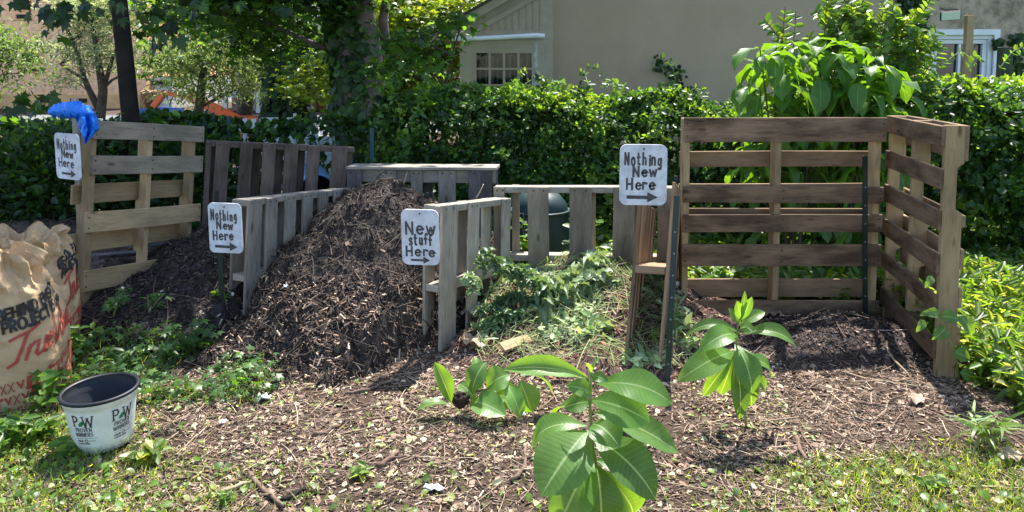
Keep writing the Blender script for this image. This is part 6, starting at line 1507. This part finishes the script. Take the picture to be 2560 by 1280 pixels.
# brick houses
def brick():
    m, t, b = newmat('red_brick'); tc = nd(t, 'ShaderNodeTexCoord'); br = nd(t, 'ShaderNodeTexBrick'); br.inputs['Scale'].default_value = 1.0; br.inputs['Brick Width'].default_value = .22; br.inputs['Row Height'].default_value = .075; br.inputs['Mortar Size'].default_value = .008
    br.inputs['Color1'].default_value = (.36, .16, .12, 1); br.inputs['Color2'].default_value = (.28, .12, .1, 1); br.inputs['Mortar'].default_value = (.4, .35, .32, 1)
    sp = nd(t, 'ShaderNodeSeparateXYZ'); cb = nd(t, 'ShaderNodeCombineXYZ'); t.links.new(tc.outputs['Object'], sp.inputs[0]); t.links.new(sp.outputs[0], cb.inputs[0]); t.links.new(sp.outputs[2], cb.inputs[1]); t.links.new(cb.outputs[0], br.inputs['Vector'])
    t.links.new(br.outputs[0], b.inputs['Base Color']); b.inputs['Roughness'].default_value = .9; return m
M['brick'] = brick(); M['pinkw'] = plain('pink_render', (.62, .42, .36), .9); YQ = 30
for (a, b, lab, sh) in ((590, 742, 'red brick house with a white porch roof seen left of the two ivy trunks', 0), (748, 1150, 'red brick house with a pink porch wall seen right of the two ivy trunks', .4)):
    YQ = 30 + sh; t = thing('house', lab, 'house', (XY((a + b) / 2, YQ), YQ, 0), 'brick houses across the street')
    mb = MB(); mb.box((XY(a, YQ), YQ, -.1), (XY(b, YQ), YQ + 9, 7)); obj('wall', mb, M['brick'], t)
    mb = MB(); mb.box((XY(a, YQ) + .1, YQ - 1.6, ZY(240, YQ)), (XY(b, YQ) - .1, YQ - .01, ZY(228, YQ))); obj('porch_roof', mb, M['white'], t)
    for k in range(4):
        x = XY(a, YQ) + .3 + k * (XY(b, YQ) - XY(a, YQ) - .6) / 3; mb = MB(); mb.box((x - .08, YQ - 1.5, 0), (x + .08, YQ - 1.34, ZY(241, YQ))); obj('porch_post', mb, M['white'], t)
    if sh: mb = MB(); mb.box((XY(772, YQ), YQ - .1, -.05), (XY(800, YQ), YQ - .03, ZY(244, YQ))); obj('porch_wall', mb, M['pinkw'], t)
    for px_, w2, za, zb2 in ((640, 16, 248, 300), (668, 10, 248, 300), (830, 14, 248, 300), (812, 12, 175, 210), (700, 14, 170, 205)):
        if a < px_ < b:
            mb = MB(); mb.box((XY(px_ - w2 / 2, YQ), YQ - .06, ZY(zb2, YQ)), (XY(px_ + w2 / 2, YQ), YQ - .015, ZY(za, YQ))); wi = obj('window', mb, M['white'], t)
            mb = MB(); mb.box((XY(px_ - w2 / 2, YQ) + .07, YQ - .075, ZY(zb2, YQ) + .07), (XY(px_ + w2 / 2, YQ) - .07, YQ - .062, ZY(za, YQ) - .07)); obj('pane', mb, M['glass'], wi)
# white vinyl fence panel behind left hedge
t = thing('white_fence', 'white panel fence glimpsed through the left hedge', 'fence', (XY(700, 9.3), 9.3, 0))
for (a, b, top) in ((400, 520, 330), (663, 742, 294), (744, 800, 330), (802, 885, 340)):
    Y_ = 9.3; mb = MB(); x0_, x1_ = XY(a, Y_), XY(b, Y_); zt3 = ZY(top, Y_)
    mb.box((x0_, Y_, .05), (x1_, Y_ + .03, zt3)); obj('panel', mb, M['white'], t)
    mb = MB(); mb.box((x1_ + .002, Y_ - .03, 0), (x1_ + .018 * 1, Y_ + .06, zt3 + .05)); obj('post', mb, M['white'], t)
# more white fence low behind shrubs
mb = MB()
for k in range(40):
    x = -6 + k * .11; mb.box((x, 9.5, .1), (x + .06, 9.52, .95))
for zz in (.25, .8): mb.box((-6, 9.521, zz), (-1.6, 9.55, zz + .06))
tag(obj('picket_fence', mb, M['white']), 'white picket fence beyond the left hedge', 'fence')
# blue drum, green bin
t = thing('barrel', 'blue plastic drum lying on its side behind the dark brown pallet', 'barrel', (XY(770, 6.4), 6.4, .6)); c = P(792, 480, 6.25); ax = Vector((-.35, .93, .05)).normalized()
M['drum'] = plain('blue_drum', (.08, .2, .34), .4); mb = MB(); mb.tube([c, c + ax * .08, c + ax * .3, c + ax * .55], [.15, .16, .165, .16], 32, cap=False); obj('drum_wall', mb, M['drum'], t, smooth=True)
mb = MB(); mb.tube([c + ax * .56, c + ax * .001], .142, 32, cap=True); 
mb2 = MB(); a_ = ax.orthogonal().normalized(); b_ = ax.cross(a_)
mb2.tube([c + (a_ * math.cos(k / 32 * 6.2832) + b_ * math.sin(k / 32 * 6.2832)) * .15 for k in range(33)], .009, 6); obj('rim', mb2, M['drum'], t, smooth=True)
mb3 = MB(); mb3.disc(c + ax * .3, -ax, .155, sides=32, dome=0); obj('drum_inner_shade', mb3, M['dark'], t)  # near-black disc partway in, painting the shade inside the drum
mb = MB(); mb.box((c.x - .3, c.y + .05, 0), (c.x + .1, c.y + .5, c.z - .17)); tag(obj('crate', mb, M['greydark']), 'dark crate under the blue drum', 'crate')
t = thing('compost_bin', 'dark green plastic compost bin behind the low brown pallet', 'compost bin', (XY(1355, 5.5), 5.5, 0)); M['gbin'] = plain('green_plastic', (.012, .035, .035), .5, 0, .4, .1, 30)
cx, cy = XY(1350, 5.5), 5.55; mb = MB(); pr_ = [(.24, 0), (.23, .3), (.215, .5), (.20, .56), (.15, .62), (.06, .65), (.001, .655)]
mb.grid(lambda u, v: (lambda q_: Vector((cx + q_[0] * math.cos(2 * math.pi * u), cy + q_[0] * math.sin(2 * math.pi * u), q_[1])))(pr_[int(round(v * 6))]), 40, 7, wrapu=True); obj('bin_body', mb, M['gbin'], t, smooth=True)
mb = MB(); mb.tube([Vector((cx + .222 * math.cos(k / 32 * 6.2832), cy + .222 * math.sin(k / 32 * 6.2832), .5)) for k in range(33)], .012, 6); obj('lid_rim', mb, M['gbin'], t, smooth=True)
# thin grey post behind blue plastic
mb = MB(); a = P(187, 246, 4.6); mb.board(Vector((a.x, 4.6, a.z / 2)), UPZ, a.z / 2, Vector((1, 0, 0)), .018, Vector((0, 1, 0)), .012)
tag(obj('wooden_stake', mb, M['grey'], bevel=.002), 'grey wooden stake rising just behind the blue plastic sheet', 'stake')
# planks lying between the left pallet and the heap
for i, (a, b, z_, lab) in enumerate((((240, 640), (330, 632), .2, 'dark plank lying behind the tan pallet, upper one'), ((340, 610), (470, 600), .25, 'grey weathered plank behind the black heap'), ((215, 760), (290, 735), .05, 'low plank behind the bottom gap of the tan pallet'))):
    p, q_ = P(*a, 5.0), P(*b, 5.4); mb = MB(); ax = (q_ - p).normalized(); mb.board((p + q_) / 2, ax, (q_ - p).length / 2 + .1, ax.cross(UPZ).normalized(), .09, UPZ, .012, jit=.003); tag(obj('plank', mb, M['greydark'], bevel=.002), lab, 'plank', 'loose planks behind the left bin')
